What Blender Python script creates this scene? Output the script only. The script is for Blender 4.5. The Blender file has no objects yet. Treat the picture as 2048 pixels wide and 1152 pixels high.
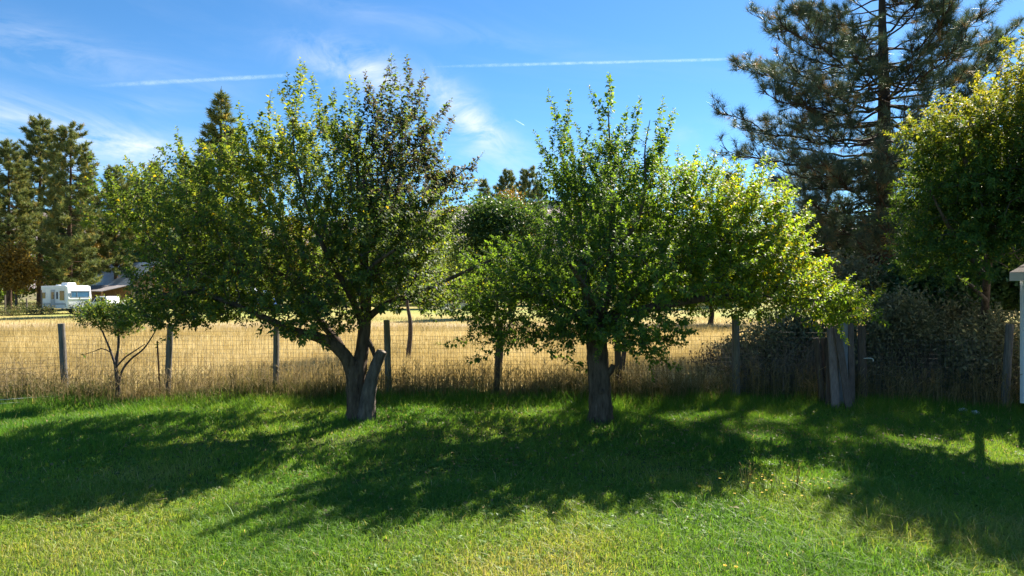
import bpy, math, random
import numpy as np
from mathutils import Vector

# ------------------------------------------------------------------ camera, sky, sun, exposure
SC = bpy.context.scene
COL = SC.collection
R = math.radians
CAM_H, FPX = 2.6, 1365.33
cam_data = bpy.data.cameras.new('camera'); cam_data.sensor_width = 36.0; cam_data.lens = 24.0
cam_data.clip_start = 0.1; cam_data.clip_end = 30000
cam = bpy.data.objects.new('camera', cam_data); COL.objects.link(cam)
cam.location = (0, 0, CAM_H); cam.rotation_euler = (R(90), 0, 0)
SC.camera = cam

SUN_AZ, SUN_EL = 37.0, 41.0            # azimuth measured from the view direction (+Y) towards +X
SUN_STRENGTH, SKY_STRENGTH, EXPOSURE = 5.0, 0.066, 1.6
sv = Vector((math.sin(R(SUN_AZ))*math.cos(R(SUN_EL)), math.cos(R(SUN_AZ))*math.cos(R(SUN_EL)), math.sin(R(SUN_EL))))
sl = bpy.data.lights.new('sun', 'SUN'); sl.energy = SUN_STRENGTH; sl.angle = R(0.5); sl.color = (1.0, 0.93, 0.80)
so = bpy.data.objects.new('sun', sl); COL.objects.link(so)
so.rotation_euler = sv.to_track_quat('Z', 'Y').to_euler(); so.location = (20, 30, 40)

SC.view_settings.view_transform = 'Standard'; SC.view_settings.look = 'None'
SC.view_settings.exposure = EXPOSURE; SC.view_settings.gamma = 1.0; SC.view_settings.use_curve_mapping = False
try:
    cy = SC.cycles
    cy.max_bounces = 12; cy.diffuse_bounces = 6; cy.glossy_bounces = 2; cy.transmission_bounces = 8
    cy.transparent_max_bounces = 12; cy.sample_clamp_indirect = 8.0; cy.use_denoising = True
    cy.caustics_reflective = False; cy.caustics_refractive = False
except Exception:
    pass

class NT:
    """small helper to write node graphs"""
    def __init__(s, tree): s.t = tree; s.n = tree.nodes; s.l = tree.links
    def node(s, typ, **kw):
        n = s.n.new(typ)
        for k, v in kw.items(): setattr(n, k, v)
        return n
    def link(s, a, b): s.l.new(a, b)
    def put(s, sock, v):
        if isinstance(v, bpy.types.NodeSocket): s.link(v, sock)
        else: sock.default_value = v
    def m(s, op, a, b=0.0, clamp=False):
        n = s.node('ShaderNodeMath', operation=op, use_clamp=clamp)
        s.put(n.inputs[0], a); s.put(n.inputs[1], b)
        return n.outputs[0]
    def noise(s, vec, scale, detail=4, rough=0.55, dist=0.0):
        n = s.node('ShaderNodeTexNoise'); s.put(n.inputs['Vector'], vec)
        n.inputs['Scale'].default_value = scale; n.inputs['Detail'].default_value = detail
        n.inputs['Roughness'].default_value = rough; n.inputs['Distortion'].default_value = dist
        return n.outputs['Fac']
    def ramp(s, fac, stops):
        n = s.node('ShaderNodeValToRGB'); s.put(n.inputs[0], fac)
        el = n.color_ramp.elements
        while len(el) < len(stops): el.new(0.5)
        for e, (p, c) in zip(el, stops): e.position = p; e.color = (*c, 1)
        return n.outputs[0]
    def mix(s, fac, a, b, blend='MIX'):
        n = s.node('ShaderNodeMix', data_type='RGBA', blend_type=blend)
        s.put(n.inputs[0], fac)
        for sock, v in ((n.inputs[6], a), (n.inputs[7], b)):
            if isinstance(v, tuple): v = (*v, 1) if len(v) == 3 else v
            s.put(sock, v)
        return n.outputs[2]
    def mapr(s, v, a, b, c=0.0, d=1.0):
        n = s.node('ShaderNodeMapRange', clamp=True); s.put(n.inputs[0], v)
        for i, x in enumerate((a, b, c, d)): n.inputs[i+1].default_value = x
        return n.outputs[0]

world = bpy.data.worlds.new('World'); SC.world = world; world.use_nodes = True
def build_world():
    N = NT(world.node_tree); N.n.clear()
    out = N.node('ShaderNodeOutputWorld'); bg = N.node('ShaderNodeBackground')
    sky = N.node('ShaderNodeTexSky', sky_type='NISHITA')
    sky.sun_disc = False; sky.sun_elevation = R(SUN_EL); sky.sun_rotation = R(SUN_AZ)
    sky.altitude = 1500; sky.air_density = 1.0; sky.dust_density = 0.25; sky.ozone_density = 3.0
    hs = N.node('ShaderNodeHueSaturation'); hs.inputs['Saturation'].default_value = 1.18; hs.inputs['Value'].default_value = 1.0
    N.link(sky.outputs[0], hs.inputs['Color'])
    tc = N.node('ShaderNodeTexCoord'); sp = N.node('ShaderNodeSeparateXYZ')
    N.link(tc.outputs['Generated'], sp.inputs[0]); x, y, z = sp.outputs
    # sky angles as tangent-plane coordinates of the direction (valid for y > 0; clouds continue behind through noise)
    az = N.m('ARCTAN2', x, y)
    hyp = N.m('SQRT', N.m('ADD', N.m('MULTIPLY', x, x), N.m('MULTIPLY', y, y)))
    el = N.m('ARCTAN2', z, hyp)
    cb = N.node('ShaderNodeCombineXYZ'); N.put(cb.inputs[0], N.m('MULTIPLY', az, 1.0)); N.put(cb.inputs[1], N.m('MULTIPLY', N.m('ADD', el, N.m('MULTIPLY', az, 0.12)), 3.6))
    streak = N.mapr(N.noise(cb.outputs[0], 5.0, 9, 0.62, 0.9), 0.38, 0.78)
    cb2 = N.node('ShaderNodeCombineXYZ'); N.put(cb2.inputs[0], az); N.put(cb2.inputs[1], N.m('MULTIPLY', el, 1.5))
    puff = N.mapr(N.noise(cb2.outputs[0], 14.0, 9, 0.65, 0.6), 0.36, 0.74)
    def pxang(px, py):
        a = math.atan2(px-1024, FPX); e = math.atan2((576-py), math.hypot(FPX, px-1024)); return a, e
    def blob(px, py, wx, wy, rot, amp):
        a0, e0 = pxang(px, py); c, s_ = math.cos(R(rot)), math.sin(R(rot))
        da = N.m('SUBTRACT', az, a0); de = N.m('SUBTRACT', el, e0)
        u = N.m('DIVIDE', N.m('ADD', N.m('MULTIPLY', da, c), N.m('MULTIPLY', de, s_)), wx/FPX)
        v = N.m('DIVIDE', N.m('SUBTRACT', N.m('MULTIPLY', de, c), N.m('MULTIPLY', da, s_)), wy/FPX)
        r2 = N.m('ADD', N.m('MULTIPLY', u, u), N.m('MULTIPLY', v, v))
        return N.m('MULTIPLY', N.m('POWER', 2.718, N.m('MULTIPLY', r2, -1.0)), amp)
    def total(bs):
        t = bs[0]
        for b in bs[1:]: t = N.m('ADD', t, b)
        return t
    st = total([blob(90, 100, 250, 36, -4, .5), blob(60, 232, 320, 30, -6, .8), blob(240, 292, 200, 20, -3, .9),
                blob(310, 212, 70, 11, 2, .55), blob(1050, 330, 260, 45, -6, .45),
                blob(760, 30, 420, 24, -9, .22), blob(1420, 260, 260, 16, 4, .28), blob(120, 330, 260, 40, 0, .45)])
    pf = total([blob(690, 130, 110, 34, -12, .6), blob(760, 150, 80, 36, -40, .5), blob(930, 230, 100, 36, -38, .85), blob(965, 262, 60, 24, -25, .6)])
    cl = N.m('ADD', N.m('MULTIPLY', st, streak), N.m('MULTIPLY', pf, puff), clamp=True)
    # thin cirrus over the rest of the sky, the part no frame shows included
    cl = N.m('ADD', cl, N.m('MULTIPLY', N.mapr(N.noise(cb.outputs[0], 2.3, 8, 0.6, 0.8), 0.5, 0.8), 0.06), clamp=True)
    cl = N.m('MULTIPLY', cl, N.mapr(el, 0.0, 0.06))
    col = N.mix(cl, N.mix(1.0, hs.outputs[0], (.74, .91, .94), 'MULTIPLY'), (5.4, 5.8, 6.5))
    N.put(bg.inputs['Color'], col); bg.inputs['Strength'].default_value = SKY_STRENGTH
    N.link(bg.outputs[0], out.inputs[0])
build_world()

# ------------------------------------------------------------------ helpers
RNG = np.random.default_rng(7)
def W(px, py, d):
    """point at depth d seen at photo pixel px,py (used once to survey the place)"""
    return np.array([(px-1024)/FPX*d, d, CAM_H + (576-py)/FPX*d])
def unit(a): return a/np.maximum(np.linalg.norm(a, axis=-1, keepdims=True), 1e-9)

def np_mesh(name, V, F, tint=None, smooth=False):
    V = np.asarray(V, np.float32).reshape(-1, 3); F = np.asarray(F, np.int32)
    me = bpy.data.meshes.new(name); k = F.shape[1]; n = len(F)
    me.vertices.add(len(V)); me.vertices.foreach_set('co', V.ravel())
    me.loops.add(n*k); me.loops.foreach_set('vertex_index', F.ravel())
    me.polygons.add(n); me.polygons.foreach_set('loop_start', np.arange(0, n*k, k, dtype=np.int32))
    if smooth: me.polygons.foreach_set('use_smooth', np.ones(n, bool))
    if tint is not None:
        a = me.attributes.new('tint', 'FLOAT', 'POINT'); a.data.foreach_set('value', np.asarray(tint, np.float32))
    me.update(calc_edges=True)
    return me
def obj(name, me, mat=None, parent=None, **props):
    o = bpy.data.objects.new(name, me); COL.objects.link(o)
    if mat is not None and me is not None and len(me.materials) == 0: me.materials.append(mat)
    if parent is not None: o.parent = parent
    for k, v in props.items(): o[k] = v
    return o
def thing(name, label, cat, loc=(0, 0, 0), rz=0.0, group=None, tilt=(0, 0)):
    o = bpy.data.objects.new(name, None); COL.objects.link(o); o.empty_display_size = 0.2
    o.location = loc; o.rotation_euler = (tilt[0], tilt[1], rz); o['label'] = label; o['category'] = cat
    if group: o['group'] = group
    return o
def tag(o, label, cat, group=None):
    o['label'] = label; o['category'] = cat
    if group: o['group'] = group
    return o

class MB:
    """collects simple shapes into one mesh (quads; triangles repeat their last corner are avoided by splitting)"""
    def __init__(s): s.v = []; s.f = []
    def add(s, V, F):
        o = len(s.v); s.v += [tuple(map(float, p)) for p in V]; s.f += [tuple(int(i)+o for i in f) for f in F]; return s
    def box(s, c, d, rz=0.0, taper=1.0):
        hx, hy, hz = d[0]/2, d[1]/2, d[2]/2; V = []
        for z, t in ((-hz, 1.0), (hz, taper)):
            for x, y in ((-hx, -hy), (hx, -hy), (hx, hy), (-hx, hy)):
                x2, y2 = x*t, y*t
                V.append((c[0]+x2*math.cos(rz)-y2*math.sin(rz), c[1]+x2*math.sin(rz)+y2*math.cos(rz), c[2]+z))
        return s.add(V, [(3, 2, 1, 0), (4, 5, 6, 7), (0, 1, 5, 4), (1, 2, 6, 5), (2, 3, 7, 6), (3, 0, 4, 7)])
    def tube(s, P, rad, sides=6, cap=True):
        V, F = tube(P, rad, sides); n = len(P)
        s.add(V, F)
        if cap:
            o = len(s.v)-len(V); s.f.append(tuple(o+i for i in range(sides))[::-1]); s.f.append(tuple(o+(n-1)*sides+i for i in range(sides)))
        return s
    def prism(s, poly, y0, y1):
        """polygon in x,z extruded along y"""
        n = len(poly); V = [(p[0], y0, p[1]) for p in poly] + [(p[0], y1, p[1]) for p in poly]
        F = [tuple(range(n)), tuple(range(n, 2*n))[::-1]] + [(i, i+n, (i+1) % n+n, (i+1) % n) for i in range(n)]
        return s.add(V, F)
    def mesh(s, name, bevel=0.0, smooth=False):
        me = bpy.data.meshes.new(name); me.from_pydata(s.v, [], s.f)
        if bevel > 0:
            import bmesh
            bm = bmesh.new(); bm.from_mesh(me)
            bmesh.ops.recalc_face_normals(bm, faces=bm.faces)
            bmesh.ops.bevel(bm, geom=list(bm.edges), offset=bevel, segments=2, affect='EDGES', profile=0.6, clamp_overlap=True)
            bm.to_mesh(me); bm.free()
        if smooth: me.polygons.foreach_set('use_smooth', np.ones(len(me.polygons), bool))
        me.update(); return me

def tube(P, rad, sides=6, wob=0.0, rng=None):
    P = np.asarray(P, float); n = len(P); rad = np.broadcast_to(np.asarray(rad, float), (n,))
    T = np.zeros_like(P); T[1:-1] = P[2:]-P[:-2]; T[0] = P[1]-P[0]; T[-1] = P[-1]-P[-2]; T = unit(T)
    u = np.cross(T[0], (0.31, 0.9, 0.2) if abs(T[0][1]) < 0.9 else (1, 0, 0)); u /= np.linalg.norm(u)
    ang = np.arange(sides)*2*math.pi/sides; V = np.zeros((n, sides, 3))
    ph = rng.uniform(0, 6.28, 4) if rng is not None else None
    for i in range(n):
        u = u - T[i]*np.dot(u, T[i]); u /= max(np.linalg.norm(u), 1e-9); w = np.cross(T[i], u)
        r = rad[i]*np.ones(sides)
        if wob:
            r = r*(1+wob*(0.55*np.sin(3*ang+ph[0]+i*0.11)+0.4*np.sin(5*ang+ph[1]-i*0.2)+0.3*np.sin(2*ang+ph[2])+0.3*np.sin(8*ang+ph[3]+.07*i)) + wob*0.35*rng.normal(size=sides))
        V[i] = P[i] + (np.cos(ang)*r)[:, None]*u + (np.sin(ang)*r)[:, None]*w
    i, j = np.meshgrid(np.arange(n-1), np.arange(sides), indexing='ij'); j2 = (j+1) % sides
    F = np.stack([i*sides+j, i*sides+j2, (i+1)*sides+j2, (i+1)*sides+j], -1).reshape(-1, 4)
    return V.reshape(-1, 3), F
def smooth_path(P, n):
    """Catmull-Rom through the given points"""
    P = np.asarray(P, float); Q = np.vstack([2*P[0]-P[1], P, 2*P[-1]-P[-2]]); out = []
    seg = len(P)-1
    for t in np.linspace(0, seg, n):
        i = min(int(t), seg-1); f = t-i; a, b, c, d = Q[i:i+4]
        out.append(0.5*((2*b)+(-a+c)*f+(2*a-5*b+4*c-d)*f*f+(-a+3*b-3*c+d)*f**3))
    return np.array(out)
class Acc:
    """accumulates numpy vertex / face blocks"""
    def __init__(s): s.V = []; s.F = []; s.T = []; s.n = 0
    def add(s, V, F, T=None):
        s.V.append(V); s.F.append(F+s.n); s.n += len(V)
        if T is not None: s.T.append(np.broadcast_to(T, (len(V),)))
    def mesh(s, name, smooth=False):
        return np_mesh(name, np.concatenate(s.V), np.concatenate(s.F), np.concatenate(s.T) if s.T else None, smooth)

_tab = np.random.default_rng(3).random((256, 256))
def vnoise(x, y, f=1.0, oct=3):
    s = 0.0; a = 1.0; tot = 0.0
    for o in range(oct):
        X = np.asarray(x)*f+17.3*o+100; Y = np.asarray(y)*f+9.1*o+100
        xi = np.floor(X).astype(int); yi = np.floor(Y).astype(int); fx = X-xi; fy = Y-yi
        fx = fx*fx*(3-2*fx); fy = fy*fy*(3-2*fy)
        g = lambda i, j: _tab[(xi+i) % 256, (yi+j) % 256]
        s = s + a*((g(0, 0)*(1-fx)+g(1, 0)*fx)*(1-fy)+(g(0, 1)*(1-fx)+g(1, 1)*fx)*fy); tot += a; a *= 0.5; f *= 2
    return s/tot
def gz(x, y):
    """gentle unevenness of the ground"""
    x = np.asarray(x, float); y = np.asarray(y, float)
    near = np.clip((60-np.abs(y-10))/40, 0, 1)*np.clip((60-np.abs(x))/40, 0, 1)
    return near*((vnoise(x, y, 0.35, 3)-0.5)*0.14)

# ------------------------------------------------------------------ materials
def newmat(name):
    m = bpy.data.materials.new(name); m.use_nodes = True; N = NT(m.node_tree); N.n.clear()
    o = N.node('ShaderNodeOutputMaterial'); return m, N, o
def bsdf(N, col, rough=0.7, spec=0.4, metal=0.0):
    b = N.node('ShaderNodeBsdfPrincipled'); N.put(b.inputs['Base Color'], (*col, 1) if isinstance(col, tuple) else col)
    N.put(b.inputs['Roughness'], rough); b.inputs['Specular IOR Level'].default_value = spec; b.inputs['Metallic'].default_value = metal
    return b
def leafmat(name, stops, trans=0.45, rough=0.42, spec=0.5, tcol=(1.25, 1.25, 0.55), patch=0.0):
    m, N, o = newmat(name)
    at = N.node('ShaderNodeAttribute', attribute_name='tint'); f = at.outputs['Fac']
    if patch:
        tc = N.node('ShaderNodeTexCoord'); f = N.m('ADD', f, N.m('MULTIPLY', N.m('SUBTRACT', N.noise(tc.outputs['Object'], 0.9, 3), 0.5), patch), clamp=True)
    col = N.ramp(f, stops)
    b = bsdf(N, col, rough, spec)
    t = N.node('ShaderNodeBsdfTranslucent'); N.put(t.inputs['Color'], N.mix(1.0, col, tcol, 'MULTIPLY'))
    mx = N.node('ShaderNodeMixShader'); mx.inputs[0].default_value = trans
    N.link(b.outputs[0], mx.inputs[1]); N.link(t.outputs[0], mx.inputs[2]); N.link(mx.outputs[0], o.inputs[0])
    return m
def solidmat(name, c1, c2, scale=6.0, rough=0.7, spec=0.3, bump=0.0, stretch=(1, 1, 1), metal=0.0, detail=6, bscale=None):
    m, N, o = newmat(name); tc = N.node('ShaderNodeTexCoord'); mp = N.node('ShaderNodeMapping')
    mp.inputs['Scale'].default_value = stretch; N.link(tc.outputs['Object'], mp.inputs[0])
    nz = N.noise(mp.outputs[0], scale, detail, 0.6)
    b = bsdf(N, N.ramp(N.mapr(nz, 0.3, 0.7), [(0, c1), (1, c2)]), rough, spec, metal)
    if bump:
        bp = N.node('ShaderNodeBump'); bp.inputs['Strength'].default_value = bump; bp.inputs['Distance'].default_value = 0.03
        N.put(bp.inputs['Height'], N.noise(mp.outputs[0], bscale or scale*2.5, 6, 0.65)); N.link(bp.outputs[0], b.inputs['Normal'])
    N.link(b.outputs[0], o.inputs[0]); return m

M = {}
M['apple'] = leafmat('apple_leaf', [(0, (.082, .070, .090)), (.06, (.072, .080, .070)), (.12, (.066, .115, .046)), (.4, (.112, .178, .052)), (.75, (.21, .26, .05)), (.93, (.32, .32, .045)), (1, (.50, .35, .03))], 0.58, 0.55, 0.3, (1.55, 1.45, .5), patch=.45)  # first stops carry a purple lens fringe and sky cast put into the leaf colour
M['apple_b'] = leafmat('apple_leaf_backlit_yellow', [(0, (.060, .110, .040)), (.4, (.120, .200, .044)), (.75, (.195, .285, .040)), (.95, (.31, .34, .04)), (1, (.50, .38, .03))], 0.60, 0.52, 0.35, (1.48, 1.48, .42), patch=.5)  # yellow greens serve as painted backlight; the last stop is truly yellow leaves
M['sapl'] = leafmat('sapling_leaf', [(0, (0.078, 0.143, 0.039)), (0.5, (0.156, 0.221, 0.039)), (1, (0.390, 0.364, 0.052))], 0.5, 0.4, 0.5)
M['locust'] = leafmat('locust_leaf', [(0, (.045, .095, .030)), (.5, (.095, .165, .034)), (.8, (.23, .26, .035)), (1, (.38, .33, .035))], 0.52, 0.6, 0.2, (1.4, 1.3, .5))
M['pineneedle'] = leafmat('pine_needle', [(0, (0.044, 0.082, 0.060)), (0.5, (0.085, 0.126, 0.077)), (0.82, (0.158, 0.162, 0.080)), (1, (0.357, 0.211, 0.088))], 0.28, 0.5, 0.3, (1.1, 1.1, .8))
M['farneedle'] = leafmat('far_pine_needle', [(0, (0.086, 0.130, 0.064)), (0.5, (0.176, 0.221, 0.082)), (1, (0.383, 0.310, 0.103))], 0.30, 0.6, 0.2, (1.2, 1.1, .6), patch=.5)
M['deadneedle'] = leafmat('dead_needle', [(0, (0.108, 0.090, 0.054)), (1, (0.288, 0.198, 0.108))], 0.25, 0.7, 0.2, (1, 1, 1))
M['darkleaf'] = leafmat('dark_tree_leaf', [(0, (0.045, 0.090, 0.039)), (0.6, (0.103, 0.173, 0.048)), (1, (0.249, 0.280, 0.065))], 0.42, 0.45, 0.35, patch=.5)
M['midleaf'] = leafmat('mid_tree_leaf', [(0, (0.067, 0.118, 0.040)), (0.6, (0.141, 0.190, 0.050)), (1, (0.321, 0.288, 0.054))], 0.42, 0.5, 0.3, patch=.5)
M['gold'] = leafmat('golden_leaf', [(0, (0.138, 0.095, 0.028)), (0.6, (0.275, 0.184, 0.036)), (1, (0.413, 0.293, 0.051))], 0.42, 0.5, 0.3, (1.1, 1.0, .6))
M['sage'] = leafmat('grey_shrub_leaf', [(0, (0.140, 0.147, 0.083)), (0.6, (0.245, 0.238, 0.131)), (1, (0.418, 0.358, 0.181))], 0.3, 0.6, 0.2, (1.1, 1.1, .8))
M['grass'] = leafmat('lawn_grass', [(0, (0.067, 0.173, 0.030)), (0.42, (0.143, 0.277, 0.040)), (0.7, (0.252, 0.338, 0.056)), (0.87, (0.420, 0.390, 0.130)), (1, (0.638, 0.495, 0.315))], 0.5, 0.5, 0.35, (1.2, 1.2, .5))
M['hay'] = leafmat('field_grass', [(0, (0.211, 0.182, 0.090)), (0.4, (0.396, 0.313, 0.140)), (0.75, (0.555, 0.452, 0.230)), (1, (0.687, 0.612, 0.402))], 0.38, 0.6, 0.25, (1.1, 1.0, .75))
M['weed'] = leafmat('weed_stalk', [(0, (0.054, 0.090, 0.024)), (0.35, (0.120, 0.138, 0.042)), (0.6, (0.288, 0.216, 0.096)), (1, (0.456, 0.348, 0.192))], 0.4, 0.6, 0.2, (1.1, 1.1, .7))
M['bark'] = solidmat('apple_bark', (.042, .028, .020), (.165, .118, .086), 14, 0.9, 0.15, 1.0, (1, 1, .22), bscale=18)
M['cutbark'] = solidmat('grey_bark', (.055, .043, .036), (.19, .15, .125), 14, 0.85, 0.2, 1.0, (1, 1, .28), bscale=16)
M['brush'] = solidmat('dead_brush', (.19, .155, .125), (.38, .32, .26), 20, 0.85, 0.1)
M['twig'] = solidmat('twig_bark', (.050, .038, .034), (.11, .088, .078), 20, 0.8, 0.2)
M['cutwood'] = solidmat('cut_wood', (.14, .11, .09), (.26, .21, .17), 25, 0.8, 0.2)
M['pinebark'] = solidmat('pine_bark', (.035, .026, .022), (.10, .064, .047), 4, 0.9, 0.15, 1.0, (1, 1, .35), bscale=7)
M['farbark'] = solidmat('far_pine_bark', (.04, .03, .025), (.14, .08, .05), 2, 0.9, 0.1)
M['post'] = solidmat('weathered_post', (.105, .095, .088), (.25, .225, .20), 11, 0.85, 0.2, .7, (3, 3, .25))
M['postdark'] = solidmat('brown_post', (.075, .055, .045), (.17, .125, .10), 11, 0.85, 0.2, .7, (3, 3, .25))
M['plank'] = solidmat('weathered_plank', (.19, .135, .12), (.33, .25, .23), 9, 0.8, 0.25, .6, (4, 4, .3))
M['plankdark'] = solidmat('dark_plank', (.10, .072, .062), (.21, .155, .14), 9, 0.85, 0.2, .6, (4, 4, .3))
M['plankgrey'] = solidmat('grey_plank', (.18, .18, .20), (.31, .31, .34), 9, 0.8, 0.25, .6, (4, 4, .3))
M['wire'] = solidmat('old_wire', (.10, .08, .07), (.22, .19, .17), 30, 0.6, 0.4, metal=.4)
M['galv'] = solidmat('pale_wire', (.55, .54, .50), (.75, .73, .68), 30, 0.5, 0.4)
M['rust'] = solidmat('rusty_steel', (.075, .032, .022), (.17, .07, .045), 30, 0.8, 0.3)
M['white'] = solidmat('white_paint', (.72, .74, .76), (.82, .83, .83), 3, 0.45, 0.4)
M['offwhite'] = solidmat('aged_white_panel', (.58, .60, .62), (.74, .75, .75), 2, 0.4, 0.45)
M['greyband'] = solidmat('grey_band', (.30, .32, .35), (.40, .42, .44), 3, 0.5, 0.4)
M['shingle'] = solidmat('roof_shingle', (.055, .045, .042), (.12, .095, .085), 18, 0.9, 0.2, .5)
M['metalroof'] = solidmat('metal_roof', (.42, .47, .55), (.58, .63, .70), 1.2, 0.38, 0.5, metal=.35)
M['oldroof'] = solidmat('old_grey_roof', (.17, .155, .165), (.33, .30, .31), 3, 0.7, 0.3, stretch=(4, .3, 1))
M['barnwood'] = solidmat('barn_board', (.20, .115, .060), (.44, .28, .16), 5, 0.85, 0.2, stretch=(6, 6, .2))
M['barnwood2'] = solidmat('barn_board_grey', (.30, .22, .16), (.52, .41, .31), 5, 0.85, 0.2, stretch=(6, 6, .2))
M['orange'] = solidmat('orange_board', (.34, .14, .05), (.50, .22, .08), 4, 0.8, 0.2)
M['red'] = solidmat('faded_red_paint', (.30, .07, .04), (.45, .12, .07), 5, 0.6, 0.3)
M['glass'] = solidmat('dark_glass', (.015, .018, .022), (.03, .035, .04), 2, 0.06, 0.8)
M['blueglass'] = solidmat('blue_tinted_glass', (.03, .12, .25), (.05, .20, .38), 3, 0.12, 0.7)
M['silver'] = solidmat('silver_car_paint', (.34, .37, .38), (.42, .45, .46), 1, 0.28, 0.6, metal=.5)
M['blue'] = solidmat('blue_paint', (.06, .14, .42), (.08, .18, .50), 2, 0.35, 0.5)
M['tyre'] = solidmat('tyre_rubber', (.02, .02, .02), (.04, .04, .04), 8, 0.8, 0.2)
M['rim'] = solidmat('wheel_rim', (.45, .45, .46), (.6, .6, .6), 4, 0.35, 0.5, metal=.7)
M['rock'] = solidmat('pale_rock', (.48, .47, .46), (.68, .67, .65), 12, 0.85, 0.2, .4)
M['yellow'] = solidmat('yellow_petal', (.70, .42, .01), (.80, .55, .02), 30, 0.6, 0.2)
M['concrete'] = solidmat('tan_block', (.40, .33, .24), (.55, .46, .34), 6, 0.85, 0.2)

def lawn_mat():
    m, N, o = newmat('lawn_soil'); tc = N.node('ShaderNodeTexCoord'); v = tc.outputs['Object']
    a = N.mapr(N.noise(v, 0.55, 5, 0.6), 0.35, 0.7); b_ = N.mapr(N.noise(v, 9, 6, 0.7), 0.3, 0.7)
    c = N.ramp(a, [(0, (.060, .10, .020)), (.6, (.10, .135, .030)), (1, (.17, .15, .065))])
    c = N.mix(N.m('MULTIPLY', b_, .6), c, (.028, .040, .014))
    b = bsdf(N, c, 0.95, 0.1); bp = N.node('ShaderNodeBump'); bp.inputs['Strength'].default_value = .6; bp.inputs['Distance'].default_value = .04
    N.put(bp.inputs['Height'], N.noise(v, 14, 6, .7)); N.link(bp.outputs[0], b.inputs['Normal']); N.link(b.outputs[0], o.inputs[0]); return m
def field_mat():
    m, N, o = newmat('dry_field'); tc = N.node('ShaderNodeTexCoord'); v = tc.outputs['Object']
    sp = N.node('ShaderNodeSeparateXYZ'); N.link(v, sp.inputs[0]); y = sp.outputs[1]
    a = N.mapr(N.noise(v, 0.10, 6, 0.65), 0.32, 0.68); f = N.mapr(N.noise(v, 2.4, 7, 0.7), 0.3, 0.7)
    c = N.ramp(a, [(0, (.33, .24, .09)), (.5, (.48, .36, .14)), (1, (.58, .45, .22))])
    c = N.mix(N.m('MULTIPLY', f, .55), c, (.29, .215, .085))
    # mown green and bare strips in front of the trees
    yy = N.m('ADD', y, N.m('MULTIPLY', N.m('SUBTRACT', N.noise(v, .09, 4), .5), 14))
    g = N.m('MULTIPLY', N.mapr(yy, 50, 58), N.mapr(N.noise(v, .05, 4), .36, .56))
    c = N.mix(g, c, (.27, .30, .085))
    bare = N.m('MULTIPLY', N.mapr(yy, 41, 45), N.mapr(yy, 52, 47)); c = N.mix(N.m('MULTIPLY', bare, .6), c, (.40, .31, .22))
    far = N.mapr(y, 90, 160); c = N.mix(far, c, (.16, .14, .07))
    b = bsdf(N, c, 0.95, 0.1); bp = N.node('ShaderNodeBump'); bp.inputs['Strength'].default_value = .8; bp.inputs['Distance'].default_value = .15
    N.put(bp.inputs['Height'], N.noise(v, 3, 7, .75)); N.link(bp.outputs[0], b.inputs['Normal']); N.link(b.outputs[0], o.inputs[0]); return m
def hill_mat():
    m, N, o = newmat('dry_hill'); tc = N.node('ShaderNodeTexCoord'); v = tc.outputs['Object']
    sp = N.node('ShaderNodeSeparateXYZ'); N.link(v, sp.inputs[0]); z = sp.outputs[2]
    c = N.ramp(N.mapr(N.noise(v, .008, 8, .6), .35, .65), [(0, (.20, .165, .16)), (1, (.29, .24, .225))])
    fr = N.m('MULTIPLY', N.mapr(N.noise(v, .006, 7, .6), .5, .56), N.mapr(z, 170, 205))
    c = N.mix(fr, c, (.035, .055, .060))
    b = bsdf(N, c, 1.0, 0.05); N.link(b.outputs[0], o.inputs[0]); return m
M['lawn'] = lawn_mat(); M['field'] = field_mat(); M['hill'] = hill_mat()

# ------------------------------------------------------------------ ground and hills
FENCE_Y = 16.0
def sheet(name, xs, ys, mat):
    X, Y = np.meshgrid(xs, ys, indexing='ij'); V = np.stack([X, Y, gz(X, Y)], -1).reshape(-1, 3); ny = len(ys)
    i, j = np.meshgrid(np.arange(len(xs)-1), np.arange(ny-1), indexing='ij')
    F = np.stack([i*ny+j, (i+1)*ny+j, (i+1)*ny+j+1, i*ny+j+1], -1).reshape(-1, 4)
    return obj(name, np_mesh(name, V, F, smooth=True), mat, kind='structure')
xs = np.concatenate([[-9000, -3000, -800, -200, -90], np.arange(-60, 60.1, .6), [90, 200, 800, 3000, 9000]])
sheet('lawn', xs, np.concatenate([[-9000, -2000, -300, -80], np.arange(-50, 0, 5.), np.arange(0, 16.81, .6)]), M['lawn'])
sheet('field', xs, np.concatenate([np.arange(16.8, 30, .6), np.arange(30, 75, 3.), [80, 100, 140, 200, 400, 900, 2000, 5000, 9000]]), M['field'])
def hills():
    nx, ny = 160, 40; x = np.linspace(-3200, 3200, nx); y = np.linspace(650, 3200, ny)
    X, Y = np.meshgrid(x, y, indexing='ij'); t = (Y-650)/2550
    H = 330*np.clip(t*1.6, 0, 1)**1.2*(0.72+0.55*(vnoise(X, Y, .0011, 4)-.5)*2*.6) - 2
    H = H*np.clip(1.15-(np.abs(X+200)/3200)**2*.6, 0, 1)
    V = np.stack([X, Y, H], -1).reshape(-1, 3); i, j = np.meshgrid(np.arange(nx-1), np.arange(ny-1), indexing='ij')
    F = np.stack([i*ny+j, (i+1)*ny+j, (i+1)*ny+j+1, i*ny+j+1], -1).reshape(-1, 4)
    obj('hills', np_mesh('hills', V, F, smooth=True), M['hill'], kind='structure')
hills()

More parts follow.
